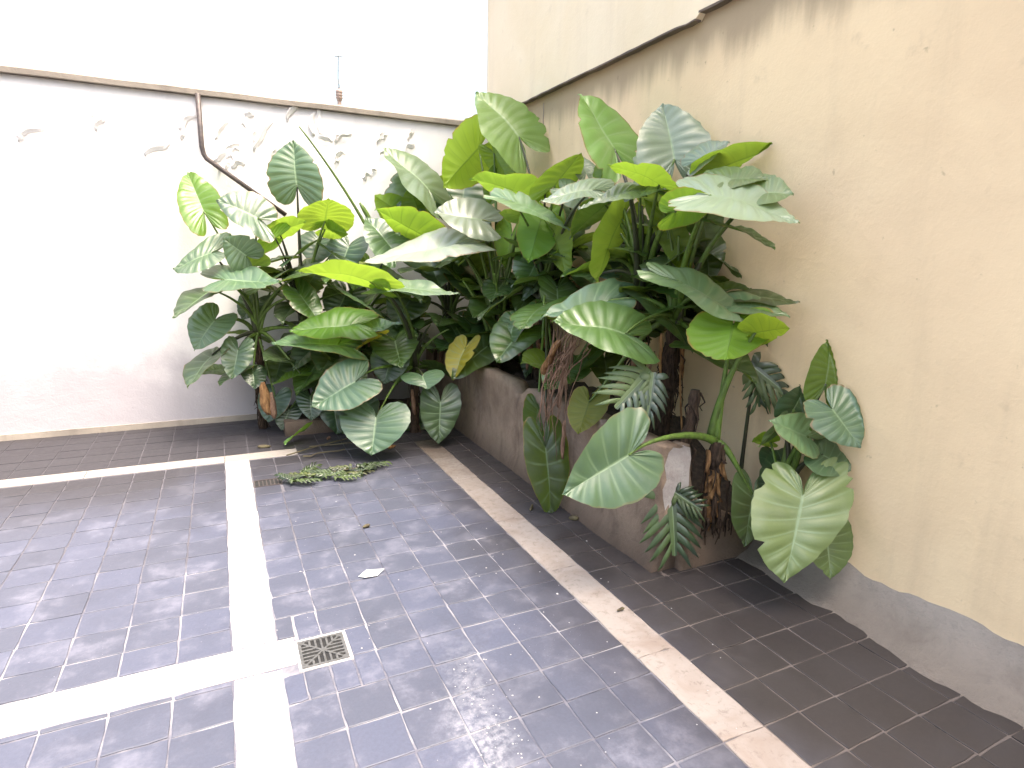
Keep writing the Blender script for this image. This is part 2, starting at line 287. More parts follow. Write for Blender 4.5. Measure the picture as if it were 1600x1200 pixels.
def concrete_material(name, a, b, stain):
    t = NT(name); p = t.pos(); x, y, z = t.sep(p)
    n = t.noise(2.4, 6, .65, p, .6); f = t.noise(34, 6, .7, p); s = t.noise(5, 5, .6, t.scalevec(p, (1.2, 1.2, .5)), .8)
    c = t.mix(t.ramp(n, .36, .66), a, b); c = t.mix(t.ramp(s, .48, .74, 0, .55), c, stain); c = t.mix(t.ramp(f, .5, .8, 0, .5), c, tuple(q * .5 for q in a))
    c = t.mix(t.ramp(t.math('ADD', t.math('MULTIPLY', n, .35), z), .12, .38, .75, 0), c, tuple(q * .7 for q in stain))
    return t.done(t.bsdf(c, .9, .25, t.bump(t.math('ADD', n, t.math('MULTIPLY', f, .6)), .6, .02)))

def plain_material(name, c1, c2, rough=.7, scale=20, bump=.3, metal=0):
    t = NT(name); o = t.add('TexCoord').outputs['Object']; n = t.noise(scale, 5, .6, o)
    c = t.mix(t.ramp(n, .35, .7), c1, c2)
    b = t.add('BsdfPrincipled'); t.l.new(c, b.inputs['Base Color']); b.inputs['Roughness'].default_value = rough; b.inputs['Metallic'].default_value = metal
    t.l.new(t.bump(n, bump, .005), b.inputs['Normal']); return t.done(b.outputs[0])

M_LEAF = leaf_material()
M_STALK = stalk_material('stalk_green', (.11, .19, .03), (.06, .09, .025))
M_STALKD = stalk_material('stalk_dark', (.045, .055, .025), (.03, .03, .02))
M_TRUNK = fibre_material('trunk_fibre', (.10, .065, .045), (.025, .018, .014))
M_SHEATH = fibre_material('dry_sheath', (.42, .24, .11), (.17, .085, .04))
M_ROOT = fibre_material('dead_root', (.38, .235, .165), (.16, .095, .066))
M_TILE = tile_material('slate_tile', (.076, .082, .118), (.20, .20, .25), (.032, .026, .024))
M_GROUT = grout_material()
M_WMARB = marble_material('white_marble', (.80, .79, .78), (.74, .71, .70), (.55, .52, .50), .25)
M_DMARB = marble_material('worn_marble', (.30, .265, .245), (.235, .19, .165), (.125, .098, .083), .7)
M_XMARB = marble_material('cross_marble', (.62, .59, .56), (.56, .51, .47), (.40, .36, .33), .4)
M_WHITE = plaster_material('white_plaster', (.80, .78, .77), (.74, .72, .72), (.56, .52, .53), .35, .4, None, (.34, .31, .34))
M_YELL = plaster_material('cream_plaster', (.80, .625, .40), (.74, .565, .36), (.50, .38, .25), .35, .3, 3.05)
M_UPPER = plaster_material('pale_plaster', (.82, .70, .52), (.79, .66, .47), (.62, .50, .37), .3, .3)
M_COPE = plaster_material('coping', (.38, .33, .28), (.28, .245, .21), (.15, .13, .115), .6, .5)
M_LIPSHADE = plaster_material('lip_shade', (.17, .13, .10), (.10, .08, .065), (.05, .04, .035), .6, .4)
M_CONC = concrete_material('stained_concrete', (.25, .19, .145), (.155, .112, .085), (.06, .043, .034))
M_LIME = concrete_material('flaking_limewash', (.46, .43, .42), (.30, .26, .25), (.13, .105, .095))
M_SOIL = plain_material('soil', (.035, .026, .02), (.07, .05, .036), .95, 40, .9)
M_IRON = plain_material('drain_iron', (.13, .13, .13), (.08, .078, .075), .5, 60, .3, .3)
M_DARK = plain_material('drain_void', (.012, .012, .013), (.02, .02, .02), .9, 20, .2)
M_PIPE = plain_material('dark_pipe', (.06, .05, .05), (.10, .08, .075), .5, 30, .2, .2)
M_POST = plain_material('insulator', (.30, .22, .19), (.40, .32, .28), .5, 30, .2)
M_WIRE = plain_material('wire', (.25, .25, .24), (.16, .16, .16), .5, 30, .1, .5)
M_PAPER = plain_material('paper', (.82, .82, .80), (.74, .74, .72), .8, 14, .2)
M_CHIP = plain_material('paint_chip', (.42, .41, .42), (.34, .33, .33), .8, 60, .3)
M_TWIG = plain_material('twig', (.10, .085, .04), (.06, .045, .03), .8, 30, .4)
M_GROUND = plain_material('ground', (.16, .15, .15), (.12, .11, .11), .9, 3, .3)

# ------------------------------------------------------------------ mesh helpers
class MB:
    def __init__(s): s.v = []; s.f = []; s.uv = []
    def vert(s, p, uv=(0, 0)): s.v.append(tuple(p)); s.uv.append(uv); return len(s.v) - 1
    def box(s, x0, x1, y0, y1, z0, z1):
        b = len(s.v)
        for z in (z0, z1):
            for x, y in ((x0, y0), (x1, y0), (x1, y1), (x0, y1)): s.vert((x, y, z))
        s.f += [(b+3, b+2, b+1, b), (b+4, b+5, b+6, b+7)] + [(b+i, b+(i+1) % 4, b+4+(i+1) % 4, b+4+i) for i in range(4)]
        return s
    def tube(s, pts, rad, n=7, cap=True):
        pts = [Vector(p) for p in pts]; b = len(s.v); prev = None
        for i, p in enumerate(pts):
            t = (pts[min(i+1, len(pts)-1)] - pts[max(i-1, 0)]).normalized()
            if prev is None:
                a = t.cross(Vector((.3, .9, .2)));  a = a if a.length > .01 else t.cross(Vector((1, 0, 0)))
            else: a = prev - t * prev.dot(t)
            a.normalize(); c = t.cross(a); prev = a
            r = rad[i] if hasattr(rad, '__len__') else rad
            for k in range(n):
                w = 2*math.pi*k/n; s.vert(p + (a*math.cos(w) + c*math.sin(w))*r, (k/n, i))
        for i in range(len(pts)-1):
            for k in range(n):
                s.f.append((b+i*n+k, b+i*n+(k+1) % n, b+(i+1)*n+(k+1) % n, b+(i+1)*n+k))
        if cap:
            s.f.append(tuple(b+k for k in reversed(range(n)))); e = b+(len(pts)-1)*n; s.f.append(tuple(e+k for k in range(n)))
        return s
    def prism(s, outline, axis_pts, thick):          # outline: 3D points, extruded by vector thick
        b = len(s.v); n = len(outline); th = Vector(thick)
        for p in outline: s.vert(p)
        for p in outline: s.vert(Vector(p) + th)
        s.f.append(tuple(b+i for i in reversed(range(n)))); s.f.append(tuple(b+n+i for i in range(n)))
        for i in range(n): s.f.append((b+i, b+(i+1) % n, b+n+(i+1) % n, b+n+i))
        return s
    def mesh(s, name, smooth=False):
        me = bpy.data.meshes.new(name); me.from_pydata(s.v, [], s.f); 
        ul = me.uv_layers.new(name='UVMap')
        for lp in me.loops: ul.data[lp.index].uv = s.uv[lp.vertex_index]
        if smooth:
            for p in me.polygons: p.use_smooth = True
        me.update(); return me
    def build(s, name, mat, parent=None, smooth=False, fix=True):
        me = s.mesh(name, smooth)
        if fix:
            bm = bmesh.new(); bm.from_mesh(me); bmesh.ops.recalc_face_normals(bm, faces=bm.faces); bm.to_mesh(me); bm.free()
        me.materials.append(mat); return link(name, me, parent)

def link(name, me, parent=None):
    o = bpy.data.objects.new(name, me); COL.objects.link(o)
    if parent is not None: o.parent = parent; o.matrix_parent_inverse = Matrix.Translation(-Vector(parent.location))
    return o
def thing(name, label, cat, loc, group=None):
    o = bpy.data.objects.new(name, None); COL.objects.link(o); o.location = loc; o['label'] = label; o['category'] = cat
    o.empty_display_size = .1
    if group: o['group'] = group
    return o
def tag(o, label, cat, group=None):
    o['label'] = label; o['category'] = cat
    if group: o['group'] = group
    return o
def bez(p0, p1, p2, p3, n):
    out = []
    for i in range(n+1):
        t = i/n; out.append(Vector(p0)*(1-t)**3 + Vector(p1)*3*t*(1-t)**2 + Vector(p2)*3*t*t*(1-t) + Vector(p3)*t**3)
    return out

# ------------------------------------------------------------------ setting: ground and tiled floor
YB, XW = 6.46, 2.787
ground = MB().box(-60, 60, -60, 60, -.5, -.14).build('ground', M_GROUND); ground['kind'] = 'structure'
floor = MB().box(-4.2, XW + .1, -2.0, YB + .1, -.13, -.0045).build('courtyard_floor', M_GROUT); floor['kind'] = 'structure'

def tile_mesh(sx, sy, rng, h=.012):
    m = MB(); ring = []
    cs = [(-1, -1), (1, -1), (1, 1), (-1, 1)]
    for i, (a, b) in enumerate(cs):
        for k in (0, 1, 2):
            if k == 0: px, py = a*(sx - .006*(rng.random()*.5 + .2)*(b*a > 0)), b*(sy - .006*rng.random()*(b*a < 0))
            else:
                a2, b2 = cs[(i+1) % 4]; t = k/3; px = (a + (a2-a)*t)*sx; py = (b + (b2-b)*t)*sy
            ring.append((px + rng.uniform(-.0022, .0022), py + rng.uniform(-.0022, .0022)))
    n = len(ring)
    for x, y in ring: m.vert((x, y, -h))
    for x, y in ring: m.vert((x, y, -.0016))
    for x, y in ring: m.vert((x - math.copysign(.0028, x), y - math.copysign(.0028, y), 0))
    for r in (0, 1):
        for i in range(n): m.f.append((r*n+i, r*n+(i+1) % n, (r+1)*n+(i+1) % n, (r+1)*n+i))
    m.f.append(tuple(2*n+i for i in range(n)))
    me = m.mesh('tile'); me.materials.append(M_TILE); return me
_tm = {}
def get_tile(sx, sy):
    k = (round(sx, 3), round(sy, 3))
    if k not in _tm:
        r = random.Random(hash(k) % 999); _tm[k] = [tile_mesh(sx, sy, r) for _ in range(6)]
    return R_.choice(_tm[k])
XS = [-.06 - .205*i for i in range(20, 0, -1)] + [-.06]
xs_mid = [.12, .300, .495, .690, .885, 1.080, 1.275, 1.487]
xs_right = [1.682, 1.86, 2.06, 2.26, 2.46, 2.66, 2.80]
ys_base = [3.33 - .2*i for i in range(26, 0, -1)] + [3.33 + .2*i for i in range(0, 10)] + [5.15]
ys_base = sorted(y for y in ys_base if y <= 5.151)
ys_back = [5.33, 5.53, 5.73, 5.93, 6.13, 6.33, 6.50]
G_ = .0032
DR = (.195, .385, 2.318, 2.508)       # drain
cells = []
for xs in (XS, xs_mid, xs_right):
    for i in range(len(xs)-1):
        for ys in (ys_base, ys_back):
            for j in range(len(ys)-1):
                cells.append([xs[i], xs[i+1], ys[j], ys[j+1]])
for j in range(len(ys_back)-1): cells.append([-.06, .12, ys_back[j], ys_back[j+1]])
for i in range(2, len(xs_mid)-1): cells.append([xs_mid[i], xs_mid[i+1], 5.15, 5.33])
for i in range(len(xs_right)-1): cells.append([xs_right[i], xs_right[i+1], 5.15, 5.33])
cells.append([1.487, 1.682, 5.15, 5.33]); cells += [[1.487, 1.682, ys_back[j], ys_back[j+1]] for j in range(len(ys_back)-1)]
def cut(c, r):       # subtract rectangle r (x0,x1,y0,y1) from cell c
    x0, x1, y0, y1 = c; a0, a1, b0, b1 = r
    if x1 <= a0 or x0 >= a1 or y1 <= b0 or y0 >= b1: return [c]
    o = []
    if x0 < a0: o.append([x0, a0, y0, y1])
    if x1 > a1: o.append([a1, x1, y0, y1])
    xx0, xx1 = max(x0, a0), min(x1, a1)
    if y0 < b0: o.append([xx0, xx1, y0, b0])
    if y1 > b1: o.append([xx0, xx1, b1, y1])
    return o
CROSS = (-4.2, .195, 2.36, 2.56)
SLOT = (.125, .315, 4.50, 4.635)
PLANT = (2.04, 2.9, 2.41, 6.6)
BED = (.45, 2.2, 5.72, 6.6)
for rct in (CROSS, (.12, .20, 2.30, 2.56), (DR[0]-.008, DR[1]+.012, DR[2]-.012, DR[3]+.012), SLOT, PLANT, BED):
    cells = [k for c in cells for k in cut(c, rct)]
cells = [c for c in cells if c[1]-c[0] > .022 and c[3]-c[2] > .022 and c[3] > -1]
camp = Vector((0, 0, 1.65)); fw = cam.matrix_world.to_3x3() @ Vector((0, 0, -1)); rt = cam.matrix_world.to_3x3() @ Vector((1, 0, 0))
upv = cam.matrix_world.to_3x3() @ Vector((0, 1, 0))
def seen(x, y, z=0, mx=.88, my=.68):
    d = Vector((x, y, z)) - camp; w = d.dot(fw)
    return w > .2 and abs(d.dot(rt)/w) < mx and abs(d.dot(upv)/w) < my
def rank(c): 
    x, y = (c[0]+c[1])/2, (c[2]+c[3])/2
    return (0 if seen(x, y) else 1, math.hypot(x, y) - 2*(c[1]-c[0]))
cells.sort(key=rank)
rest = MB()
for i, c in enumerate(cells):
    sx, sy = (c[1]-c[0])/2 - G_, (c[3]-c[2])/2 - G_; cx, cy = (c[0]+c[1])/2, (c[2]+c[3])/2
    if i < 298:
        o = link('tile', get_tile(sx, sy), floor); o.location = (cx, cy, R_.uniform(-.0012, .0008))
        o.rotation_euler = (R_.uniform(-.004, .004), R_.uniform(-.004, .004), R_.uniform(-.008, .008))
    else:
        j = R_.uniform(-.001, .0006); rest.box(cx-sx, cx+sx, cy-sy, cy+sy, -.012, j)
o = rest.build('tile_field', M_TILE, floor); o['kind'] = 'stuff'

def slab(name, x0, x1, y0, y1, mat, z=.001, parent=floor):
    m = MB(); n = 10; ring = []
    def edge(a, b, k): return [(a[0]+(b[0]-a[0])*i/k, a[1]+(b[1]-a[1])*i/k) for i in range(k)]
    pts = edge((x0, y0), (x1, y0), 4) + edge((x1, y0), (x1, y1), 8) + edge((x1, y1), (x0, y1), 4) + edge((x0, y1), (x0, y0), 8)
    cx, cy = (x0+x1)/2, (y0+y1)/2
    ring = [(x + R_.uniform(-.004, .004), y + R_.uniform(-.004, .004)) for x, y in pts]
    n = len(ring)
    for x, y in ring: m.vert((x, y, -.016))
    for x, y in ring: m.vert((x, y, z-.002))
    for x, y in ring: m.vert((x - math.copysign(.003, x-cx), y - math.copysign(.003, y-cy), z))
    for r in (0, 1):
        for i in range(n): m.f.append((r*n+i, r*n+(i+1) % n, (r+1)*n+(i+1) % n, (r+1)*n+i))
    m.f.append(tuple(2*n+i for i in range(n)))
    return m.build(name, mat, parent)
def strip_y(x0, x1, ys, mat):
    for a, b in zip(ys, ys[1:]): slab('border_slab', x0+.003, x1-.003, a+.002, b-.002, mat)
strip_y(-.06, .12, [-1.0, .35, 1.1, 1.75, 2.355], M_WMARB)
strip_y(-.06, .12, [2.565, 3.0, 3.165, 4.05, 5.15], M_WMARB)
strip_y(1.487, 1.682, [-1.0, .2, .9, 1.33, 1.83, 2.62, 3.3, 4.1, 4.6, 5.15], M_DMARB)
for a, b in zip([-4.2, -3.2, -2.3, -1.4, -.6, .185], [-3.2, -2.3, -1.4, -.6, .185]): slab('border_slab', a+.002, b-.002, 2.366, 2.554, M_XMARB, .0015)
for a, b in zip([-4.2, -3.0, -2.0, -1.0, -.06, .495], [-3.0, -2.0, -1.0, -.06, .495]): slab('border_slab', a+.002, b-.002, 5.155, 5.325, M_XMARB if b < .7 else M_DMARB)
strip_y(-1.86, -1.68, [5.15, 4.2, 3.2, 2.6][::-1], M_WMARB); 

# drain grate
dx0, dx1, dy0, dy1 = DR
dr = thing('floor_drain', 'square iron drain grate with radiating slots, set in a pale mortar edge', 'drain', ((dx0+dx1)/2, (dy0+dy1)/2, 0))
fr = MB(); e = .012
for b in ((dx0, dx1, dy0, dy0+e), (dx0, dx1, dy1-e, dy1), (dx0, dx0+e, dy0+e, dy1-e), (dx1-e, dx1, dy0+e, dy1-e)): fr.box(*b, -.02, .003)
fr.build('frame', M_IRON, dr)
MB().box(dx0+.002, dx1-.002, dy0+.002, dy1-.002, -.02, -.0038).build('drain_pit', M_DARK, dr)
mo = MB()
for b in ((dx0-.012, dx1+.014, dy0-.014, dy0), (dx0-.012, dx1+.014, dy1, dy1+.014), (dx0-.012, dx0, dy0, dy1), (dx1, dx1+.014, dy0, dy1)): mo.box(*b, -.02, .0005)
mo.build('mortar_edge', M_CHIP, dr)
cx, cy = (dx0+dx1)/2, (dy0+dy1)/2; hw = (dx1-dx0)/2 - e
gr = MB()
def bar(ax, ay, bx, by, w):
    d = Vector((bx-ax, by-ay, 0)); n = Vector((-d.y, d.x, 0)).normalized()*w/2
    gr.prism([(ax-n.x, ay-n.y, -.012), (bx-n.x, by-n.y, -.012), (bx+n.x, by+n.y, -.012), (ax+n.x, ay+n.y, -.012)], None, (0, 0, .0142 + R_.uniform(-.0003, .0003)))
for a, b in ((1, 1), (1, -1), (-1, 1), (-1, -1)): bar(cx, cy, cx+a*hw, cy+b*hw, .009)
for k in range(-3, 4):
    q = k*.0235; r = abs(q) + .006
    for sg in (-1, 1):
        bar(cx+q, cy+sg*r, cx+q, cy+sg*hw, .0085); bar(cx+sg*r, cy+q, cx+sg*hw, cy+q, .0085)
gr.build('grate_bars', M_IRON, dr)
MB().tube([(cx, cy, -.01), (cx, cy, .004)], .012, 12).build('centre_boss', M_IRON, dr)
# slot drain at the head of the white strip
x0, x1, y0, y1 = SLOT
sd_ = thing('slot_drain', 'small dark slotted drain beside the far end of the white strip', 'drain', ((x0+x1)/2, (y0+y1)/2, 0))
MB().box(x0+.004, x1-.004, y0+.004, y1-.004, -.03, -.004).build('drain_pit', M_DARK, sd_)
fr = MB()
for b in ((x0, x1, y0, y0+.008), (x0, x1, y1-.008, y1), (x0, x0+.008, y0+.008, y1-.008), (x1-.008, x1, y0+.008, y1-.008)): fr.box(*b, -.02, .001)
fr.build('frame', M_PIPE, sd_)
for k in range(6):
    xx = x0+.03+k*.026; MB().box(xx, xx+.008, y0+.008, y1-.008, -.02, -.001).build('bar', M_PIPE, sd_)

# ------------------------------------------------------------------ walls
def wall_grid(name, mat, parent, f, nu, nv, back, bumpamp=.004):
    """front face as a gently uneven sheet f(u,v), closed to a back offset"""
    m = MB()
    for j in range(nv+1):
        for i in range(nu+1):
            p = f(i/nu, j/nv); d = noise.noise(Vector(p)*1.7)*bumpamp + noise.noise(Vector(p)*6)*bumpamp*.4
            m.vert(Vector(p) - Vector(back).normalized()*d)
    n0 = len(m.v)
    for j in range(nv+1):
        for i in range(nu+1): m.vert(Vector(f(i/nu, j/nv)) + Vector(back))
    W = nu+1
    for j in range(nv):
        for i in range(nu):
            a = j*W+i; m.f.append((a, a+1, a+1+W, a+W)); b = n0+a; m.f.append((b, b+W, b+1+W, b+1))
    for i in range(nu):
        m.f.append((i, n0+i, n0+i+1, i+1)); a = nv*W+i; m.f.append((a, a+1, n0+a+1, n0+a))
    for j in range(nv):
        a = j*W; m.f.append((a, a+W, n0+a+W, n0+a)); a = j*W+nu; m.f.append((a, n0+a, n0+a+W, a+W))
    return m.build(name, mat, parent, True)
bw = thing('back_wall', 'white plastered courtyard wall with peeling paint under a dark coping', 'wall', (0, YB, 0))
wall_grid('wall_face', M_WHITE, bw, lambda u, v: (-7 + u*(XW-.002+7), YB, -.1 + v*3.09), 60, 20, (0, .22, 0))
m = MB(); nseg = 60
for i in range(nseg+1):
    x = -7 + (XW-.004+7)*i/nseg; dz = noise.noise(Vector((x*2.3, 1, 0)))*.006
    for yy, zz in ((YB-.05, 2.995), (YB-.055, 3.035), (YB-.04, 3.05), (YB+.26, 3.08), (YB+.26, 2.995)): m.vert((x, yy+dz*.6, zz+dz))
for i in range(nseg):
    for k in range(5): m.f.append((i*5+k, i*5+(k+1) % 5, i*5+5+(k+1) % 5, i*5+5+k))
m.f.append((4, 3, 2, 1, 0)); m.f.append(tuple(nseg*5+k for k in range(5)))
m.build('coping', M_COPE, bw)
# skirting line at the foot
MB().box(-7, .45, YB-.012, YB+.05, 0.0, .055).build('skirting', M_COPE, bw)
# peeling paint: curled flakes standing proud of the plaster
def flake(x, z, ln, ang, wd, rng):
    m = MB(); n = 7; ca, sa = math.cos(ang), math.sin(ang)
    for i in range(n+1):
        t = i/n; a = (t-.5)*ln; wob = noise.noise(Vector((x*9+t*3, z*7, 2)))*.03
        for k in range(4):
            q = k/3; b = q*wd*(1-.5*abs(2*t-1)) + wob
            y = YB - .006 - .028*q*q*(1-(2*t-1)**2) - .002
            m.vert((x + a*ca - b*sa, y, z + a*sa + b*ca))
    for i in range(n):
        for k in range(3): m.f.append((i*4+k, i*4+k+1, i*4+5+k, i*4+4+k))
    o = m.build('paint_flake', M_WHITE, bw, True, fix=False)
    md = o.modifiers.new('thick', 'SOLIDIFY'); md.thickness = .003
fl = [(.12, 2.72, .22, .95), (.2, 2.58, .13, .3), (.10, 2.47, .16, .6), (.24, 2.42, .14, .5), (.47, 2.70, .34, 1.05), (.56, 2.56, .16, 1.3), (.60, 2.45, .1, .5), (.74, 2.93, .18, .9),
      (1.02, 2.72, .14, -.3), (1.20, 2.76, .2, .5), (1.16, 2.58, .13, .6), (1.58, 2.80, .16, 1.2), (1.60, 2.66, .1, .8), (1.88, 2.84, .12, 1.0), (1.87, 2.72, .1, .2), (.93, 2.86, .22, 1.5),
      (-.15, 2.75, .2, .8), (-.4, 2.5, .25, .6), (-.8, 2.7, .2, 1.1), (-1.3, 2.55, .22, .4), (.36, 2.86, .08, .4), (1.42, 2.4, .1, .5)]
for x, z, ln, an in fl:
    flake(x, z, ln, an, R_.uniform(.03, .06), R_); 
    if R_.random() < .6: flake(x+R_.uniform(-.08, .08), z+R_.uniform(-.1, .1), ln*.5, an+R_.uniform(-.8, .8), .03, R_)
# thicker plaster coat whose broken edge ends in a hook
m = MB(); out = [(.955, 2.99), (.955, 2.84), (.97, 2.78), (1.05, 2.765), (1.06, 2.79), (1.01, 2.80), (.99, 2.85), (.985, 2.99)]
m.prism([(x, YB-.016, z) for x, z in out], None, (0, .02, 0)); m.build('plaster_edge', M_WHITE, bw)

yw = thing('side_wall', 'tall cream plastered wall with an overhanging pale upper storey', 'wall', (XW, 3, 0))
wall_grid('lower_wall', M_YELL, yw, lambda u, v: (XW, -3 + u*(YB+3+.2), -.1 + v*3.3), 60, 22, (.25, 0, 0))
# upper storey: proud, with an uneven broken lower edge
n = 240; m = MB()
def low_edge(y):
    e = 3.088 + noise.noise(Vector((y*1.3, 3, 0)))*.005 + noise.noise(Vector((y*7, 5, 0)))*.005
    if y < 3.22: e += .040 + .02*max(0, (3.22-y)/3)
    if 3.22 < y < 3.6: e -= .010*max(0, 1-abs((y-3.30)/.10))
    return e
for i in range(n+1):
    y = -3 + (YB + .015 + 3)*i/n; zb = low_edge(y); px = XW - (.065 if y >= 3.22 else .05)
    nr = 9
    for k in range(nr):
        z = zb + .004 + (6.0 - zb)*(k/(nr-1))**1.6; m.vert((px - noise.noise(Vector((0, y*1.5, z*1.5)))*.006 + (.003 if k == 0 else 0), y, z if k else zb))
    m.vert((XW+.3, y, zb+.02)); m.vert((XW+.3, y, 6.0))
W = 11
for i in range(n):
    for k in range(8): m.f.append((i*W+k, i*W+k+1, i*W+W+k+1, i*W+W+k))
    b_ = len(m.v); [m.vert(m.v[q]) for q in (i*W, i*W+W, i*W+W+9, i*W+9)]; m.f.append((b_, b_+1, b_+2, b_+3)); m.f.append((i*W+9, i*W+W+9, i*W+W+10, i*W+10)); m.f.append((i*W+10, i*W+W+10, i*W+W+8, i*W+8))
for e in (0, n*W): m.f.append(tuple(e+k for k in (0, 1, 2, 3, 4, 5, 6, 7, 8, 10, 9)))
m.build('upper_wall', M_UPPER, yw, True)
for ya, yb, px in ((3.225, YB+.01, XW-.068), (-3, 3.215, XW-.053)):      # dark strip added as the shadow line under the overhang
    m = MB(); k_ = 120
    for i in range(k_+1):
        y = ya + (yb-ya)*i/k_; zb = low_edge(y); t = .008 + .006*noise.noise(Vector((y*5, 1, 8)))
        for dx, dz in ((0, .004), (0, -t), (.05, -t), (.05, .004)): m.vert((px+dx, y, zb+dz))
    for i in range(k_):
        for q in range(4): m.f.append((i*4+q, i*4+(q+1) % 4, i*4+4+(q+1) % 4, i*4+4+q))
    m.f.append((0, 1, 2, 3)); m.f.append(tuple(k_*4+q for q in (3, 2, 1, 0))); m.build('lip_shadow', M_LIPSHADE, yw)
# hairline crack under the ledge
m = MB(); pts = [(XW-.0035, 5.28 + noise.noise(Vector((0, k*.7, 1)))*.02, 3.03 - k*.035) for k in range(9)]; m.tube(pts, .004, 5); m.build('crack', M_COPE, yw)
# mortar fillet along the foot of the side wall, nearer than the planter
m = MB(); ny = 90; prof = [(0, .20), (.03, .13), (.08, .075), (.16, .032), (.25, .012), (.30, -.006)]
for i in range(ny+1):
    y = -1.5 + (2.385+1.5)*i/ny; s = .85 + .3*noise.noise(Vector((y*2, 0, 7))) + .12*noise.noise(Vector((y*9, 0, 7)))
    for dx, z in prof: m.vert((XW+.003 - dx*s, y, z*s))
for i in range(ny):
    for k in range(5): m.f.append((i*6+k, i*6+k+1, i*6+7+k, i*6+6+k))
M_FIL = concrete_material('mortar_fillet', (.30, .27, .24), (.24, .21, .185), (.14, .12, .105))
m.build('mortar_fillet', M_FIL, yw, True)

# pipe on the back wall
pp = thing('handrail_pipe', 'dark metal pipe running down the white wall and then sloping behind the leaves', 'pipe', (-.4, YB-.06, 2.5))
MB().tube([(-.06, YB-.05, 3.0), (-.06, YB-.05, 2.56), (-.05, YB-.05, 2.50), (-.03, YB-.05, 2.462), (.10, YB-.05, 2.368), (.62, YB-.05, 2.0)], .022, 10).build('pipe', M_PIPE, pp, True)
for t in (.63, .85):
    p = Vector((-.85, 0, 3.045)).lerp(Vector((.62, 0, 2.0)), t); MB().tube([(p.x, YB-.05, p.z), (p.x, YB+.01, p.z)], .012, 8).build('bracket', M_PIPE, pp)
# insulator post on the coping
ip = thing('wall_insulator', 'small brown insulator post with a thin rod on the wall coping', 'insulator', (1.17, YB, 3.06))
MB().tube([(1.17, YB, 3.055), (1.17, YB, 3.09)], .02, 10).build('foot', M_POST, ip)
MB().tube([(1.17, YB, 3.088), (1.17, YB, 3.10), (1.17, YB, 3.16), (1.17, YB, 3.19), (1.17, YB, 3.20)], [.012, .026, .030, .030, .02], 12).build('body', M_POST, ip, True)
for k in range(3): MB().tube([(1.17, YB, 3.12+k*.025), (1.17, YB, 3.128+k*.025)], .034, 12).build('ridge', M_POST, ip)
MB().tube([(1.17, YB, 3.195), (1.172, YB, 3.23), (1.165, YB, 3.3), (1.175, YB, 3.50)], [.012, .006, .004, .004], 7).build('rod', M_WIRE, ip)
MB().tube([(1.14, YB, 3.49), (1.215, YB, 3.495)], .004, 6).build('crosspiece', M_WIRE, ip)

# ------------------------------------------------------------------ planter and bed
pl = thing('raised_planter', 'long raised concrete planter with brown stained sides and a broken end', 'planter', (2.4, 4.2, 0))
# front wall (faces the courtyard), chipped top edge
m = MB(); ny, nz = 44, 10
def ptop(y): return .70 + noise.noise(Vector((y*3, 1, 4)))*.02 + noise.noise(Vector((y*11, 2, 4)))*.012 - (.07 if 4.02 < y < 4.22 else 0)
for i in range(ny+1):
    y = 2.385 + (YB-.01-2.385)*i/ny
    for k in range(nz+1):
        z = -.08 + (ptop(y)+.08)*k/nz; x = 2.02 + noise.noise(Vector((0, y*2.2, z*2.2)))*.014 + noise.noise(Vector((1, y*8, z*8)))*.004 - .035*max(0, 1-z/.12)
        m.vert((x, y, z))
    m.vert((2.15, y, ptop(y)-.008)); m.vert((2.15, y, -.08))
W = nz+3
for i in range(ny):
    for k in range(nz+1): m.f.append((i*W+k, i*W+k+1, i*W+W+k+1, i*W+W+k))
    m.f.append((i*W+nz+1, i*W+nz+2, i*W+W+nz+2, i*W+W+nz+1))
m.f.append(tuple(range(W))); m.f.append(tuple(ny*W+k for k in reversed(range(W))))
m.build('front_wall', M_CONC, pl, True)
# end wall, broken down towards the side wall
tops = [(2.152, .69), (2.19, .70), (2.215, .52), (2.24, .42), (2.30, .36), (2.36, .28), (2.44, .25), (2.52, .255), (2.60, .22), (2.70, .19), (2.783, .185)]
m = MB()
for x, t in tops:
    for k in range(7):
        z = -.08 + (t+.08)*k/6; m.vert((x, 2.39 + noise.noise(Vector((x*6, 0, z*5)))*(.012 if x > 2.22 else .002) - .05*max(0, 1-z/.1), z))
    m.vert((x, 2.50, t-.01)); m.vert((x, 2.50, -.08))
for i in range(len(tops)-1):
    for k in range(8): m.f.append((i*9+k, i*9+9+k, i*9+10+k, i*9+k+1))
m.f.append(tuple(range(9))); m.f.append(tuple((len(tops)-1)*9+k for k in reversed(range(9))))
m.build('end_wall', M_CONC, pl, True)
# patch of limewash still clinging to the end wall
m = MB(); ol = [(2.035, .42), (2.055, .35), (2.075, .385), (2.09, .33), (2.105, .30), (2.125, .38), (2.14, .36), (2.155, .41), (2.18, .37), (2.19, .45), (2.203, .47), (2.198, .56), (2.204, .62), (2.19, .683), (2.16, .692), (2.12, .686), (2.08, .695), (2.05, .67), (2.03, .60), (2.05, .52), (2.028, .47)]
m.prism([(x, 2.383, z) for x, z in ol], None, (0, .02, 0)); m.build('limewash_patch', M_LIME, pl)
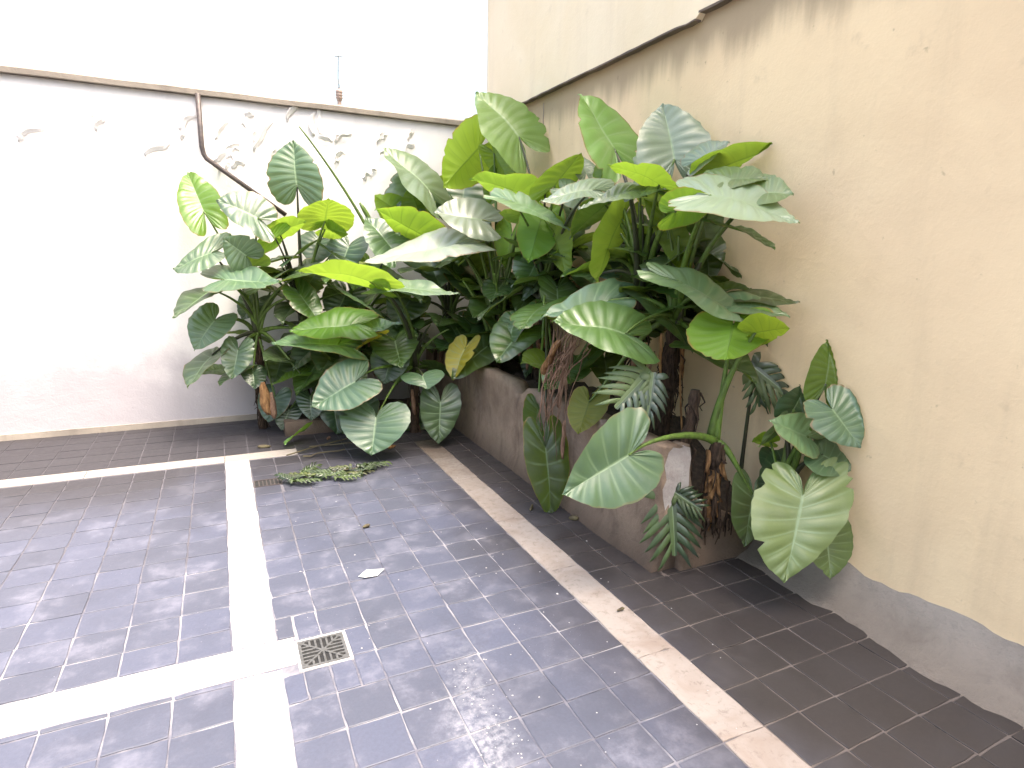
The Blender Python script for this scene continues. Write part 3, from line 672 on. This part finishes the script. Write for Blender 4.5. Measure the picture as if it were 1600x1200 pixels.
# soil
m = MB(); nx, ny = 8, 60
for i in range(ny+1):
    y = 2.45 + (YB-.02-2.45)*i/ny
    for k in range(nx+1):
        x = 2.10 + (XW-.004-2.10)*k/nx; z = .60 + noise.noise(Vector((x*5, y*5, 0)))*.05 + noise.noise(Vector((x*17, y*17, 0)))*.03
        z -= max(0, (3.1-y)/.65)*.42*min(1, max(0, (x-2.12)/.12)); m.vert((x, y, z))
for i in range(ny):
    for k in range(nx): a = i*(nx+1)+k; m.f.append((a, a+1, a+nx+2, a+nx+1))
o = m.build('soil', M_SOIL, pl, True)
bd = thing('low_bed', 'low dark planting bed at the foot of the white wall', 'planting bed', (1.2, 6.1, 0))
MB().box(.45, 2.0, 5.72, 5.80, -.05, .13).build('kerb', M_CONC, bd); MB().box(.45, .53, 5.802, YB-.014, -.05, .13).build('kerb', M_CONC, bd)
m = MB()
for i in range(25):
    for k in range(11):
        x = .52 + 1.47*i/24; y = 5.79 + (YB-.016-5.79)*k/10; m.vert((x, y, .105 + noise.noise(Vector((x*6, y*6, 0)))*.05))
for i in range(24):
    for k in range(10): a = i*11+k; m.f.append((a, a+11, a+12, a+1))
m.build('soil', M_SOIL, bd, True)

# ------------------------------------------------------------------ leaves
OUT = [(.0, .0), (-.12, .05), (-.26, .13), (-.39, .29), (-.46, .50), (-.44, .74), (-.34, .93), (-.15, 1.05), (.07, 1.08), (.28, 1.02), (.48, .88), (.66, .67), (.81, .43), (.91, .21), (.97, .07), (1.0, .0)]
def out_at(t):
    t = max(0, min(1, t))*(len(OUT)-1); i = min(int(t), len(OUT)-2); f = t-i
    p0, p1, p2, p3 = OUT[max(i-1, 0)], OUT[i], OUT[i+1], OUT[min(i+2, len(OUT)-1)]
    return tuple(.5*(2*p1[k] + (p2[k]-p0[k])*f + (2*p0[k]-5*p1[k]+4*p2[k]-p3[k])*f*f + (3*p1[k]-p0[k]-3*p2[k]+p3[k])*f**3) for k in (0, 1))
KV = 13
def leaf_mesh(P, A, Wv, rng, fold=.22, droop=.10, wave=.05, quilt=.012, tears_n=None):
    P, A, Wv = Vector(P), Vector(A), Vector(Wv); N = A.cross(Wv).normalized(); L = A.length; Wl = Wv.length
    m = MB(); KV = rng.randint(9, 15); NC, NR = KV*4, 8; sd = rng.uniform(0, 50); tw = rng.uniform(-.06, .06)
    tears = [(rng.uniform(.3, .9), rng.choice((-1, 1)), rng.uniform(.10, .3)) for _ in range(tears_n if tears_n is not None else rng.choice((0, 0, 1, 2, 3)))]
    for side in (1, -1):
        b0 = len(m.v)
        for c in range(NC+1):
            t = c/NC; oa, ob = out_at(t)
            st = 0 if t < .38 else ((t-.38)/.62)**1.15*.985
            ph = math.cos(2*math.pi*KV*t)
            edge = 1 - .012*(1+ph) + .03*noise.noise(Vector((t*14, side, sd))) + .02*noise.noise(Vector((t*45, side, sd)))
            for tt, s2, dep in tears:
                if s2 == side: edge -= dep*max(0, 1-abs(t-tt)/.018)
            for r in range(NR+1):
                v = r/NR; a = st + (oa-st)*v*edge; b = ob*v*edge
                a += .07*v*(1-v)*(t > .38) - .05*v*(1-v)*(t <= .3)
                z = fold*abs(b)*Wl*(1-.45*abs(b)) - droop*L*(max(a, 0)**2) - .16*L*max(-a, 0)*1.2 + tw*side*b*Wl
                z += quilt*min(1, L/.4)*(1-ph)*.5*math.sin(math.pi*min(v*.92, 1))*(.7+.5*v)
                z += wave*L*(v**2.5)*noise.noise(Vector((t*6.5, side*3, sd)))*1.6 + .05*L*noise.noise(Vector((a*1.6, b*1.2*side, sd+9)))
                m.vert(P + A*a + Wv*(b*side) + N*z, (t*KV, v))
        for c in range(NC):
            for r in range(NR):
                q = [b0+c*(NR+1)+r, b0+(c+1)*(NR+1)+r, b0+(c+1)*(NR+1)+r+1, b0+c*(NR+1)+r+1]
                m.f.append(tuple(q) if side == -1 else tuple(reversed(q)))
    for i, p in enumerate(m.v):
        if p[2] < .012: m.v[i] = (p[0], p[1], .012 + .002*R_.random())
        if p[0] > XW-.02: m.v[i] = (XW-.02-.004*R_.random(), p[1], m.v[i][2])
        if p[1] > YB-.03: m.v[i] = (m.v[i][0], YB-.03-.004*R_.random(), m.v[i][2])
    # winding: top face along +N
    f = m.f[NR//2]; a, b, c = (Vector(m.v[f[k]]) for k in (0, 1, 2))
    f = m.f[(NC//2)*NR+NR//2]; n = (Vector(m.v[f[1]])-Vector(m.v[f[0]])).cross(Vector(m.v[f[2]])-Vector(m.v[f[0]]))
    if n.dot(N) < 0: m.f = [tuple(reversed(q)) for q in m.f]
    me = m.mesh('leaf', True); me.materials.append(M_LEAF); return me, N

PLANT_LABEL = {
 'A': 'leftmost elephant ear plant, pale grey-green leaves against the white wall',
 'B': 'elephant ear plant lifting one tall oval leaf beside a bare flower stalk',
 'L': 'low elephant ear plant with wide dark leaves lying over the small bed',
 'M': 'elephant ear plant in the wall corner with tall pale upright leaves',
 'C': 'elephant ear plant spreading its blue-green heart leaves down to the floor by the planter end',
 'D': 'elephant ear plant with a white shining slanted leaf and an arching yellow-green leaf',
 'E': 'elephant ear plant above the hanging dead roots, one tall leaf across the ledge',
 'F': 'tallest elephant ear plant with two upright pointed leaves against the cream wall',
 'G': 'elephant ear plant on a dark hairy trunk, large bright veined leaf hanging in front',
 'H': 'elephant ear plant on a tan flaking trunk at the broken planter end',
 'K': 'elephant ear plant at the cream wall foot with a huge ribbed leaf reaching the floor'}
BASEZ = {'A': .02, 'B': .08, 'L': .08, 'M': .08, 'C': .0, 'D': .55, 'E': .55, 'F': .55, 'G': .45, 'H': .2, 'K': .02}
GROUP = 'elephant ear plants along the two walls'
plants = {}; rl = random.Random(21)
def trunk(parent, base, top, r, mat=M_TRUNK, fib=26):
    base, top = Vector(base), Vector(top); ax = top-base; n = 12; pts = []; rad = []
    for i in range(n+1):
        t = i/n; pts.append(base + ax*t + Vector((noise.noise(Vector((t*3, 0, base.x*9))), noise.noise(Vector((t*3, 5, base.y*9))), 0))*.03*math.sin(math.pi*t))
        rad.append(r*(1.25 - .35*t)*(1 + .16*((i % 2)*2-1)))
    MB().tube(pts, rad, 12).build('trunk', mat, parent, True)
    m = MB()
    for _ in range(fib):
        t = rl.uniform(.1, 1); p = base + ax*t; w = rl.uniform(0, 6.28); d = Vector((math.cos(w), math.sin(w), 0)); ln = rl.uniform(.08, .3)
        q = [p + d*r*.9]; 
        for k in range(1, 5): q.append(p + d*(r*(1.15+.2*k*rl.random())) + Vector((rl.uniform(-.015, .015), rl.uniform(-.015, .015), -ln*k/4)))
        m.tube(q, [.007, .006, .005, .004, .002], 5)
    o = m.build('trunk_fibres', mat, parent, True); o['kind'] = 'stuff'
for k, cpos in CROWN.items():
    c = Vector(cpos); b = Vector((c.x, c.y, BASEZ[k]))
    if k in 'ABLM': b.y = min(c.y+.05, YB-.15)
    if k == 'G': b.y += .12
    root = thing('elephant_ear_plant', PLANT_LABEL[k], 'plant', b, GROUP); plants[k] = root
    if c.z - b.z > .12:
        if k == 'H': trunk(root, b + Vector((.03, .05, 0)), c - Vector((0, 0, .02)), .038, M_TRUNK, 30)
        else: trunk(root, b - Vector((0, 0, .05)), c - Vector((0, 0, .02)), .05 if k in 'DEFG' else .035, M_TRUNK, 60 if k in 'FG' else 24)
def stalk(root, c, P, A, N, r=1.0, dark=False, name='leaf_stalk'):
    c, P = Vector(c), Vector(P); d = P-c; L = d.length
    h = Vector((d.x, d.y, 0)); up = Vector((0, 0, 1))
    c1 = c + up*(.45*L) + h*.12; c2 = P - d.normalized()*.22*L + up*(.10*L if d.z > 0 else .25*L)
    if d.z < .1*L: c1 = c + up*.15*L + h*.25; c2 = P + up*.13*L - h*.2
    n = 14; pts = bez(c, c1, c2, P, n)
    MB().tube(pts, [r*(.017*(1-t/n)**1.3 + .0062) for t in range(n+1)], 8).build(name, M_STALKD if dark else M_STALK, root, True)
def add_leaf(root, c, P, A, Wv, col, with_stalk=True, **kw):
    thin = kw.pop('thin', .14)          # how much light the blade lets through
    me, N = leaf_mesh(P, A, Wv, rl, **kw); o = link('leaf', me, root); o.color = (*[q*.76 for q in col], thin)
    if with_stalk:
        stalk(o, Vector(c) + Vector((rl.uniform(-.03, .03), rl.uniform(-.03, .03), rl.uniform(-.03, .01))), P, A, N, rl.uniform(.8, 1.15), rl.random() < .3 and root is not plants['H'])
    return o
for pk, P, A, Wv, col in LEAVES:
    add_leaf(plants[pk], CROWN[pk], P, A, Wv, col, tears_n=7 if pk == 'K' and Vector(A).length > .36 else None, thin=.46 if col[1] > 2*col[0] and col[2] < .045 or col[2] < .02 else .14, fold=rl.uniform(.10, .30), droop=rl.uniform(.02, .12))
# young and old leaves filling the shaded heart of each plant
rf = random.Random(5)
for k, num in dict(A=9, B=14, L=20, M=22, C=5, D=18, E=18, F=14, G=9).items():
    c = Vector(CROWN[k])
    for _ in range(num):
        if k in 'ABLM': d = Vector((rf.uniform(-.45, .5), rf.uniform(-.35, .2), rf.uniform(-.5, .6)))
        elif k == 'C': d = Vector((rf.uniform(-.3, .3), rf.uniform(-.1, .35), rf.uniform(.0, .4)))
        else: d = Vector((rf.uniform(-.05, .34), rf.uniform(-.3, .5), rf.uniform(-.15, .55)))
        P = c + d; P.x = min(P.x, 2.7); P.y = min(P.y, 6.33); o2 = Vector((d.x + rf.uniform(-.2, .2), d.y + rf.uniform(-.3, .1), 0))
        if o2.length < .05: o2 = Vector((-.2, 0, 0))
        A = o2.normalized()*rf.uniform(.26, .44) + Vector((0, 0, rf.uniform(-.25, .08)))
        side = Vector((0, 0, 1)).cross(A).normalized()*A.length*rf.uniform(.38, .5); side.z += rf.uniform(-.06, .06)
        if A.cross(side).z < 0: side = -side
        add_leaf(plants[k], c, P, A, side, rf.choice([(.035, .085, .02), (.05, .11, .025), (.03, .07, .035), (.05, .09, .045)]), thin=.2)
for _ in range(34):
    P = Vector((rf.uniform(2.1, 2.72), rf.uniform(2.75, 6.0), rf.uniform(.85, 1.95)))
    if P.x < 2.3 and P.z > 1.5: P.x += .3
    k = min('DEFG', key=lambda q: (Vector(CROWN[q]) - P).length)
    w = rf.uniform(-2.6, -.6); L_ = rf.uniform(.28, .46); A = Vector((math.sin(w)*L_, -abs(math.cos(w))*L_*.7, rf.uniform(-.28, .10)))
    side = Vector((0, 0, 1)).cross(A).normalized()*L_*rf.uniform(.40, .52); side.z += rf.uniform(-.08, .08)
    if A.cross(side).z < 0: side = -side
    add_leaf(plants[k], CROWN[k], P, A, side, rf.choice([(.035, .085, .02), (.05, .11, .025), (.07, .14, .02), (.06, .10, .05)]), thin=rf.choice([.15, .3, .42]), fold=rf.uniform(.1, .3))
# bare stalks (old leaf bases) around the crowns
for k in 'BCDEFGLM':
    c = Vector(CROWN[k])
    for _ in range(5):
        d = Vector((rf.uniform(-.25, .25), rf.uniform(-.3, .2), rf.uniform(.15, .6))); 
        if k in 'DEFG': d.x = rf.uniform(-.2, .15)
        P = c + d; P.x = min(P.x, 2.72); P.y = min(P.y, 6.35); stalk(plants[k], c, P, d, None, rf.uniform(.7, 1.1), rf.random() < .5)
for _ in range(14):      # stout old stalks fanning out of the plant behind the planter front
    c = Vector(CROWN['D']) + Vector((rf.uniform(-.05, .12), rf.uniform(-.12, .12), 0)); P = c + Vector((rf.uniform(-.28, .2), rf.uniform(-.45, .4), rf.uniform(.45, .95))); stalk(plants['D'], c, P, None, None, rf.uniform(1.0, 1.5))
# bare flower stalk leaning in front of the white wall
sp = [(1.42, 5.95, 1.60), (1.36, 5.98, 1.86), (1.22, 6.0, 2.14), (.98, 6.0, 2.44), (.80, 6.0, 2.60), (.73, 6.0, 2.74)]
MB().tube([Vector(p) for p in bez(sp[0], sp[1], sp[3], sp[5], 16)], [.019 - .0008*i for i in range(17)], 8).build('flower_stalk', M_STALK, plants['B'], True)
MB().tube(bez((1.24, 5.99, 2.12), (1.30, 5.98, 2.02), (1.34, 5.97, 1.95), (1.40, 5.96, 1.82), 8), [.010, .018, .022, .022, .02, .018, .014, .012, .008], 8).build('flower_spathe', M_STALK, plants['B'], True)

# tan flaking sheath on plant H: overlapping dry scales
c = Vector(CROWN['H'])
for i in range(34):
    t = i/33; z = c.z + .01 - t*.46; w = rl.uniform(-2.6, .9) if i % 5 else rl.uniform(0, 6.28)
    d = Vector((math.sin(w)*.9, -abs(math.cos(w)), 0)).normalized(); sdv = Vector((-d.y, d.x, 0)); r = .042 + .006*math.sin(t*9) 
    m = MB(); ln = rl.uniform(.05, .11); wd = rl.uniform(.016, .032); base = Vector((c.x + .03*t, c.y - .005 + .05*t, z))
    for q in range(5):
        f = q/4
        for s in (-1, 0, 1): m.vert(base + d*(r + .004 + .018*f*f*rl.uniform(.5, 1.5)) + sdv*s*wd*(1-.75*f) - d*(abs(s)*.008) + Vector((0, 0, -ln*f + rl.uniform(-.004, .004))))
    for q in range(4):
        for s in range(2): a = q*3+s; m.f.append((a, a+1, a+4, a+3))
    o = m.build('dry_scale', M_SHEATH if rl.random() < .75 else M_TRUNK, plants['H'], True, fix=False)
    md = o.modifiers.new('thick', 'SOLIDIFY'); md.thickness = .002
# fibrous roots from H down the end wall, and a dark old trunk beside it
for i in range(12):
    x = 2.30 + .022*i + rl.uniform(-.01, .01); top = .5 - rl.random()*.25; pts = []
    for k in range(6): pts.append((x + rl.uniform(-.008, .008), 2.345 - .012*rl.random(), top - k*(top-.14-rl.random()*.06)/5))
    MB().tube(pts, [.010, .009, .008, .006, .005, .003], 6).build('hanging_root', M_TRUNK, plants['H'], True)
trunk(plants['H'], (2.22, 2.46, .40), (2.245, 2.44, .98), .03, M_TRUNK, 30)
# dead roots hanging from plant E over the planter front
for i in range(34):
    y = 3.40 + rl.uniform(-.13, .16); x = 1.93 + rl.uniform(-.05, .06); top = Vector((2.02 + rl.uniform(-.04, .1), y + rl.uniform(-.05, .05), rl.uniform(1.0, 1.26)))
    ln = rl.uniform(.35, .85) if i % 3 else rl.uniform(.2, .4); pts = [top]
    for k in range(1, 8):
        f = k/7; g = min(1, f*1.6); pts.append(Vector((top.x*(1-g) + x*g + rl.uniform(-.014, .014), top.y*(1-g) + y*g + rl.uniform(-.02, .02) - .05*f*math.sin(i), top.z - ln*f)))
    r = rl.uniform(.0035, .008); MB().tube(pts, [r*(1.1 - .8*k/7) for k in range(8)], 6).build('hanging_root', M_ROOT, plants['E'], True)
def dry_leaf(root, p, d, ln, wd, mat, name='dry_leaf', rng=rl):
    m = MB(); p = Vector(p); d = Vector(d).normalized(); s = d.cross(Vector((.4, -.8, .3))).normalized(); nn = d.cross(s); sd = rng.random()*40
    for i in range(9):
        t = i/8; w = wd*math.sin(math.pi*min(1, t*.93+.05))**.8
        for k in range(5):
            b = k/2-1; m.vert(p + d*ln*t + s*b*w*(1-.3*math.sin(t*4)) + nn*(.5*wd*b*b + .35*wd*noise.noise(Vector((t*4, b*2, sd)))), (t*3, abs(b)))
    for i in range(8):
        for k in range(4): a = i*5+k; m.f.append((a, a+1, a+6, a+5))
    o = m.build(name, mat, root, True, fix=False); md = o.modifiers.new('thick', 'SOLIDIFY'); md.thickness = .0025; return o
dry_leaf(plants['E'], (1.98, 3.42, 1.12), (-.3, .35, -1), .26, .05, M_SHEATH)
dry_leaf(plants['E'], (2.0, 3.36, .98), (-.1, .1, -1), .3, .035, M_ROOT)
dry_leaf(plants['E'], (1.97, 3.3, .62), (-.05, -.05, -1), .26, .03, M_ROOT)
dry_leaf(plants['A'], (.30, 5.72, .52), (.1, -.1, -1), .30, .07, M_SHEATH)
dry_leaf(plants['A'], (.36, 5.74, .42), (.05, -.2, -1), .24, .05, M_ROOT)
for _ in range(26):
    k = rl.choice('DEFGD'); c = Vector(CROWN[k]); dry_leaf(plants[k], c + Vector((rl.uniform(-.16, .06), rl.uniform(-.12, .2), rl.uniform(-.35, .0))), (rl.uniform(-.3, .1), rl.uniform(-.3, .3), -1), rl.uniform(.15, .4), rl.uniform(.012, .04), rl.choice([M_TRUNK, M_ROOT, M_SHEATH]))
for _ in range(16):
    k = rl.choice('BLMC'); c = Vector(CROWN[k]); dry_leaf(plants[k], c + Vector((rl.uniform(-.15, .15), rl.uniform(-.15, .05), rl.uniform(-.3, .0))), (rl.uniform(-.3, .3), rl.uniform(-.3, .1), -1), rl.uniform(.15, .3), rl.uniform(.012, .04), rl.choice([M_TRUNK, M_ROOT]))
o = add_leaf(plants['D'], CROWN['D'], (1.90, 4.95, .86), (-.16, -.10, -.24), (.07, -.14, .01), (.34, .29, .03), thin=.3, fold=.4); o['label'] = 'yellowing leaf'
o = add_leaf(plants['C'], CROWN['C'], (1.22, 5.45, .90), (-.24, -.06, -.10), (.03, -.10, .05), (.36, .30, .05), thin=.3, fold=.4); o['label'] = 'yellowing leaf'

# ------------------------------------------------------------------ split-leaf plants
def split_leaf(root, P, A, Wv, lobes, col, rng, sag=.15, name='split_leaf'):
    P, A, Wv = Vector(P), Vector(A), Vector(Wv); N = A.cross(Wv).normalized(); L = A.length; m = MB(); sd = rng.random()*30
    if N.z < -.2: N = -N
    def sp(a, b, z=0): return P + A*a + Wv*b + N*(z - sag*L*a*a - .22*Wv.length*b*b)
    for side in (-1, 1):
        # continuous blade by the midrib, then one finger per lobe
        b0 = len(m.v)
        for i in range(lobes+1):
            a = -.12 + 1.05*i/lobes
            for q in (0, .16): m.vert(sp(a*(1-q*.1), side*q*(1-max(0, a)*.55), .004), (.5, q))
        for i in range(lobes): a = b0+i*2; m.f.append((a, a+2, a+3, a+1))
        for i in range(lobes):
            a0 = -.12 + 1.05*(i+.5)/lobes; ln = math.sin(math.pi*min(1, .22+.70*(i+.5)/lobes))**.7*rng.uniform(.88, 1.05)
            hw = 1.05/lobes*.47; b1 = len(m.v); n = 6
            for k in range(n+1):
                t = k/n; bb = (.10 + .90*t)*ln; aa = a0 + (.30*t - .10)*(1 if a0 > 0 else -.4) + .10*t*t
                w = hw*(1 - .15*t)*(1 if k < n-1 else (.62 if k == n-1 else .08))
                zz = .02*math.sin(t*3)+.012*noise.noise(Vector((i*2., t*3, sd)))
                m.vert(sp(aa-w, side*bb, zz-.006), (.35, .3+.5*t)); m.vert(sp(aa, side*bb, zz+.003), (.5, .3+.5*t)); m.vert(sp(aa+w, side*bb, zz-.006), (.65, .3+.5*t))
            for k in range(n):
                for q in range(2): a = b1+k*3+q; m.f.append((a, a+1, a+4, a+3))
    for i, p in enumerate(m.v):
        m.v[i] = (min(p[0], XW-.015), p[1], max(p[2], .01))
    o = m.build(name, M_LEAF, root, True, fix=False); o.color = (*col, .1); return o
SG = 'split-leaf philodendrons in the planter'
t_ = thing('split_leaf_philodendron', 'dark split-leaf philodendron hanging down the broken planter end', 'plant', (2.15, 2.42, 0.5), SG)
split_leaf(t_, (2.1, 2.401, 0.418), (-0.026, -0.118, -0.32), (0.162, -0.073, 0.017), 7, (0.018, 0.036, 0.024), rl)
stalk(t_, (2.15, 2.42, 0.5), (2.1, 2.401, 0.418), None, None, .6, True)
split_leaf(t_, (2.12, 2.375, 0.436), (0.088, -0.115, -0.07), (0.03, 0.004, 0.08), 6, (0.018, 0.034, 0.024), rl)
stalk(t_, (2.15, 2.42, 0.5), (2.12, 2.375, 0.436), None, None, .6, True)
t_ = thing('split_leaf_philodendron', 'grey-green split-leaf philodendron behind the large veined leaf', 'plant', (2.2, 3.2, 0.7), SG)
split_leaf(t_, (2.03, 2.585, 1.051), (-0.219, -0.046, -0.164), (-0.102, 0.078, 0.125), 7, (0.045, 0.07, 0.055), rl)
stalk(t_, (2.2, 3.2, 0.7), (2.03, 2.585, 1.051), None, None, .6, True)
split_leaf(t_, (2.05, 2.555, 1.037), (-0.072, -0.073, -0.221), (0.092, -0.044, 0.002), 6, (0.035, 0.055, 0.042), rl)
stalk(t_, (2.2, 3.2, 0.7), (2.05, 2.555, 1.037), None, None, .6, True)
t_ = thing('split_leaf_philodendron', 'split-leaf philodendron against the cream wall beside the tallest leaf stalk', 'plant', (2.7, 2.5, 0.4), SG)
split_leaf(t_, (2.68, 2.463, 1.068), (0.171, -0.241, -0.199), (-0.067, 0.004, -0.121), 7, (0.035, 0.055, 0.038), rl)
stalk(t_, (2.7, 2.5, 0.4), (2.68, 2.463, 1.068), None, None, .6, True)
split_leaf(t_, (2.7, 2.47, 1.047), (0.002, -0.071, -0.207), (0.085, -0.039, 0.009), 5, (0.03, 0.05, 0.035), rl)
stalk(t_, (2.7, 2.5, 0.4), (2.7, 2.47, 1.047), None, None, .6, True)


# ------------------------------------------------------------------ loose things on the floor
fr_ = thing('fallen_frond', 'cut dark green frond lying on the tiles beyond the slot drain', 'frond', (.55, 4.55, 0))
for k in range(13):
    w = rl.uniform(-.9, .9) + (0 if k % 3 else 2.6); P = (.36 + .05*k + rl.uniform(-.03, .03), 4.50 + rl.uniform(-.10, .12), .02 + .03*rl.random()); q = rl.uniform(.10, .24)
    split_leaf(fr_, P, (q*math.cos(w), q*math.sin(w), rl.uniform(-.02, .03)), (-.30*q*math.sin(w), .30*q*math.cos(w), rl.uniform(-.02, .02)), 6, rl.choice([(.009, .02, .009), (.014, .03, .012), (.025, .03, .012)]), rl, .04, 'leaflet_spray')
MB().tube([(.36, 4.47, .012), (.6, 4.52, .03), (.95, 4.62, .012)], [.006, .005, .003], 6).build('stem', M_TWIG, fr_)
fl_ = thing('fallen_leaf', 'light green leaf fallen on the floor by the small bed', 'leaf', (.52, 5.45, 0))
me, N = leaf_mesh((.56, 5.50, .10), (-.16, -.14, -.05), (.06, -.05, .05), rl); o = link('blade', me, fl_); o.color = (.10, .2, .05, .25)
for i, (a, b, lab) in enumerate([((.40, 5.10, .012), (1.02, 5.42, .02), 'long thin dry stick lying across the pale cross strip'), ((.52, 5.02, .012), (.86, 5.06, .025), 'short dry stick lying before the long thin stick'), ((.6, 5.28, .014), (1.2, 5.2, .03), 'crooked dry stick in the shade of the heart leaves')]):
    m = MB(); a, b = Vector(a), Vector(b); m.tube([a.lerp(b, t/6) + Vector((0, rl.uniform(-.012, .012), rl.uniform(0, .012))) for t in range(7)], .006, 6)
    tag(m.build('dry_stick', M_TWIG), lab, 'stick', 'sticks on the floor')
rq = random.Random(12)
litter = [((.30, 5.42), 'small dark dry leaf on the dark paving left of the light green fallen leaf', M_TWIG),
          ((.78, 5.46), 'reddish dry leaf under the blue-green heart leaves before the low bed', M_ROOT), ((1.12, 5.34), 'dark curled dry leaf in the shade below the lowest heart leaf', M_TRUNK), ((1.30, 5.05), 'pale tan dry leaf near the far end of the right strip', M_SHEATH),
          ((1.76, 3.35), 'dark dry leaf beside the right strip below the long hanging leaf', M_TWIG), ((1.93, 3.15), 'brown dry leaf tucked against the planter foot near the hanging roots', M_TWIG)]
for (x, y), lab, mt in litter:
    w = rq.uniform(0, 6.28); o = dry_leaf(None, (x, y, .014), (math.cos(w), math.sin(w), .04), rq.uniform(.06, .13), rq.uniform(.014, .03), mt); o.name = 'fallen_leaf'; tag(o, lab, 'leaf', 'dry leaves on the paving')
# paper
m = MB(); pc = [(.545, 2.975), (.60, 3.015), (.672, 2.985), (.668, 2.935), (.585, 2.94)]
q = [(.548, 2.955, .004), (.60, 2.997, .010), (.690, 2.975, .007), (.640, 2.927, .004), (.575, 2.925, .009)]
m.prism(q, None, (0, 0, .0015)); tag(m.build('paper_scrap', M_PAPER), 'crumpled white paper scrap on the grey tiles', 'paper')
o = dry_leaf(None, (.69, 3.52, .012), (1, .2, .05), .05, .016, M_TWIG); o.name = 'fallen_leaf'; tag(o, 'tiny curled brown leaf on the bare tiles', 'leaf')
o = dry_leaf(None, (1.605, 2.14, .012), (1, .1, .05), .045, .012, M_TWIG); o.name = 'fallen_leaf'; tag(o, 'tiny black curled leaf on the right marble strip', 'leaf')
m = MB(); rc = random.Random(4)
for _ in range(260):
    x, y = rc.uniform(-.0, 1.9), rc.uniform(1.2, 4.3)
    if rc.random() < .35: x, y = rc.gauss(.80, .05), rc.uniform(1.5, 2.1)
    r = rc.uniform(.0012, .004)*(1.6 if rc.random() < .08 else 1); b = len(m.v); n = 5; w0 = rc.random()*6
    for k in range(n): m.vert((x + r*math.cos(w0+k*1.257)*rc.uniform(.7, 1.3), y + r*math.sin(w0+k*1.257)*rc.uniform(.7, 1.3), .0015))
    m.vert((x, y, .0015 + r*.6)); 
    for k in range(n): m.f.append((b+k, b+(k+1) % n, b+n))
o = m.build('paint_crumbs', M_CHIP); o['kind'] = 'stuff'; o['label'] = 'pale paint crumbs scattered over the tiles'
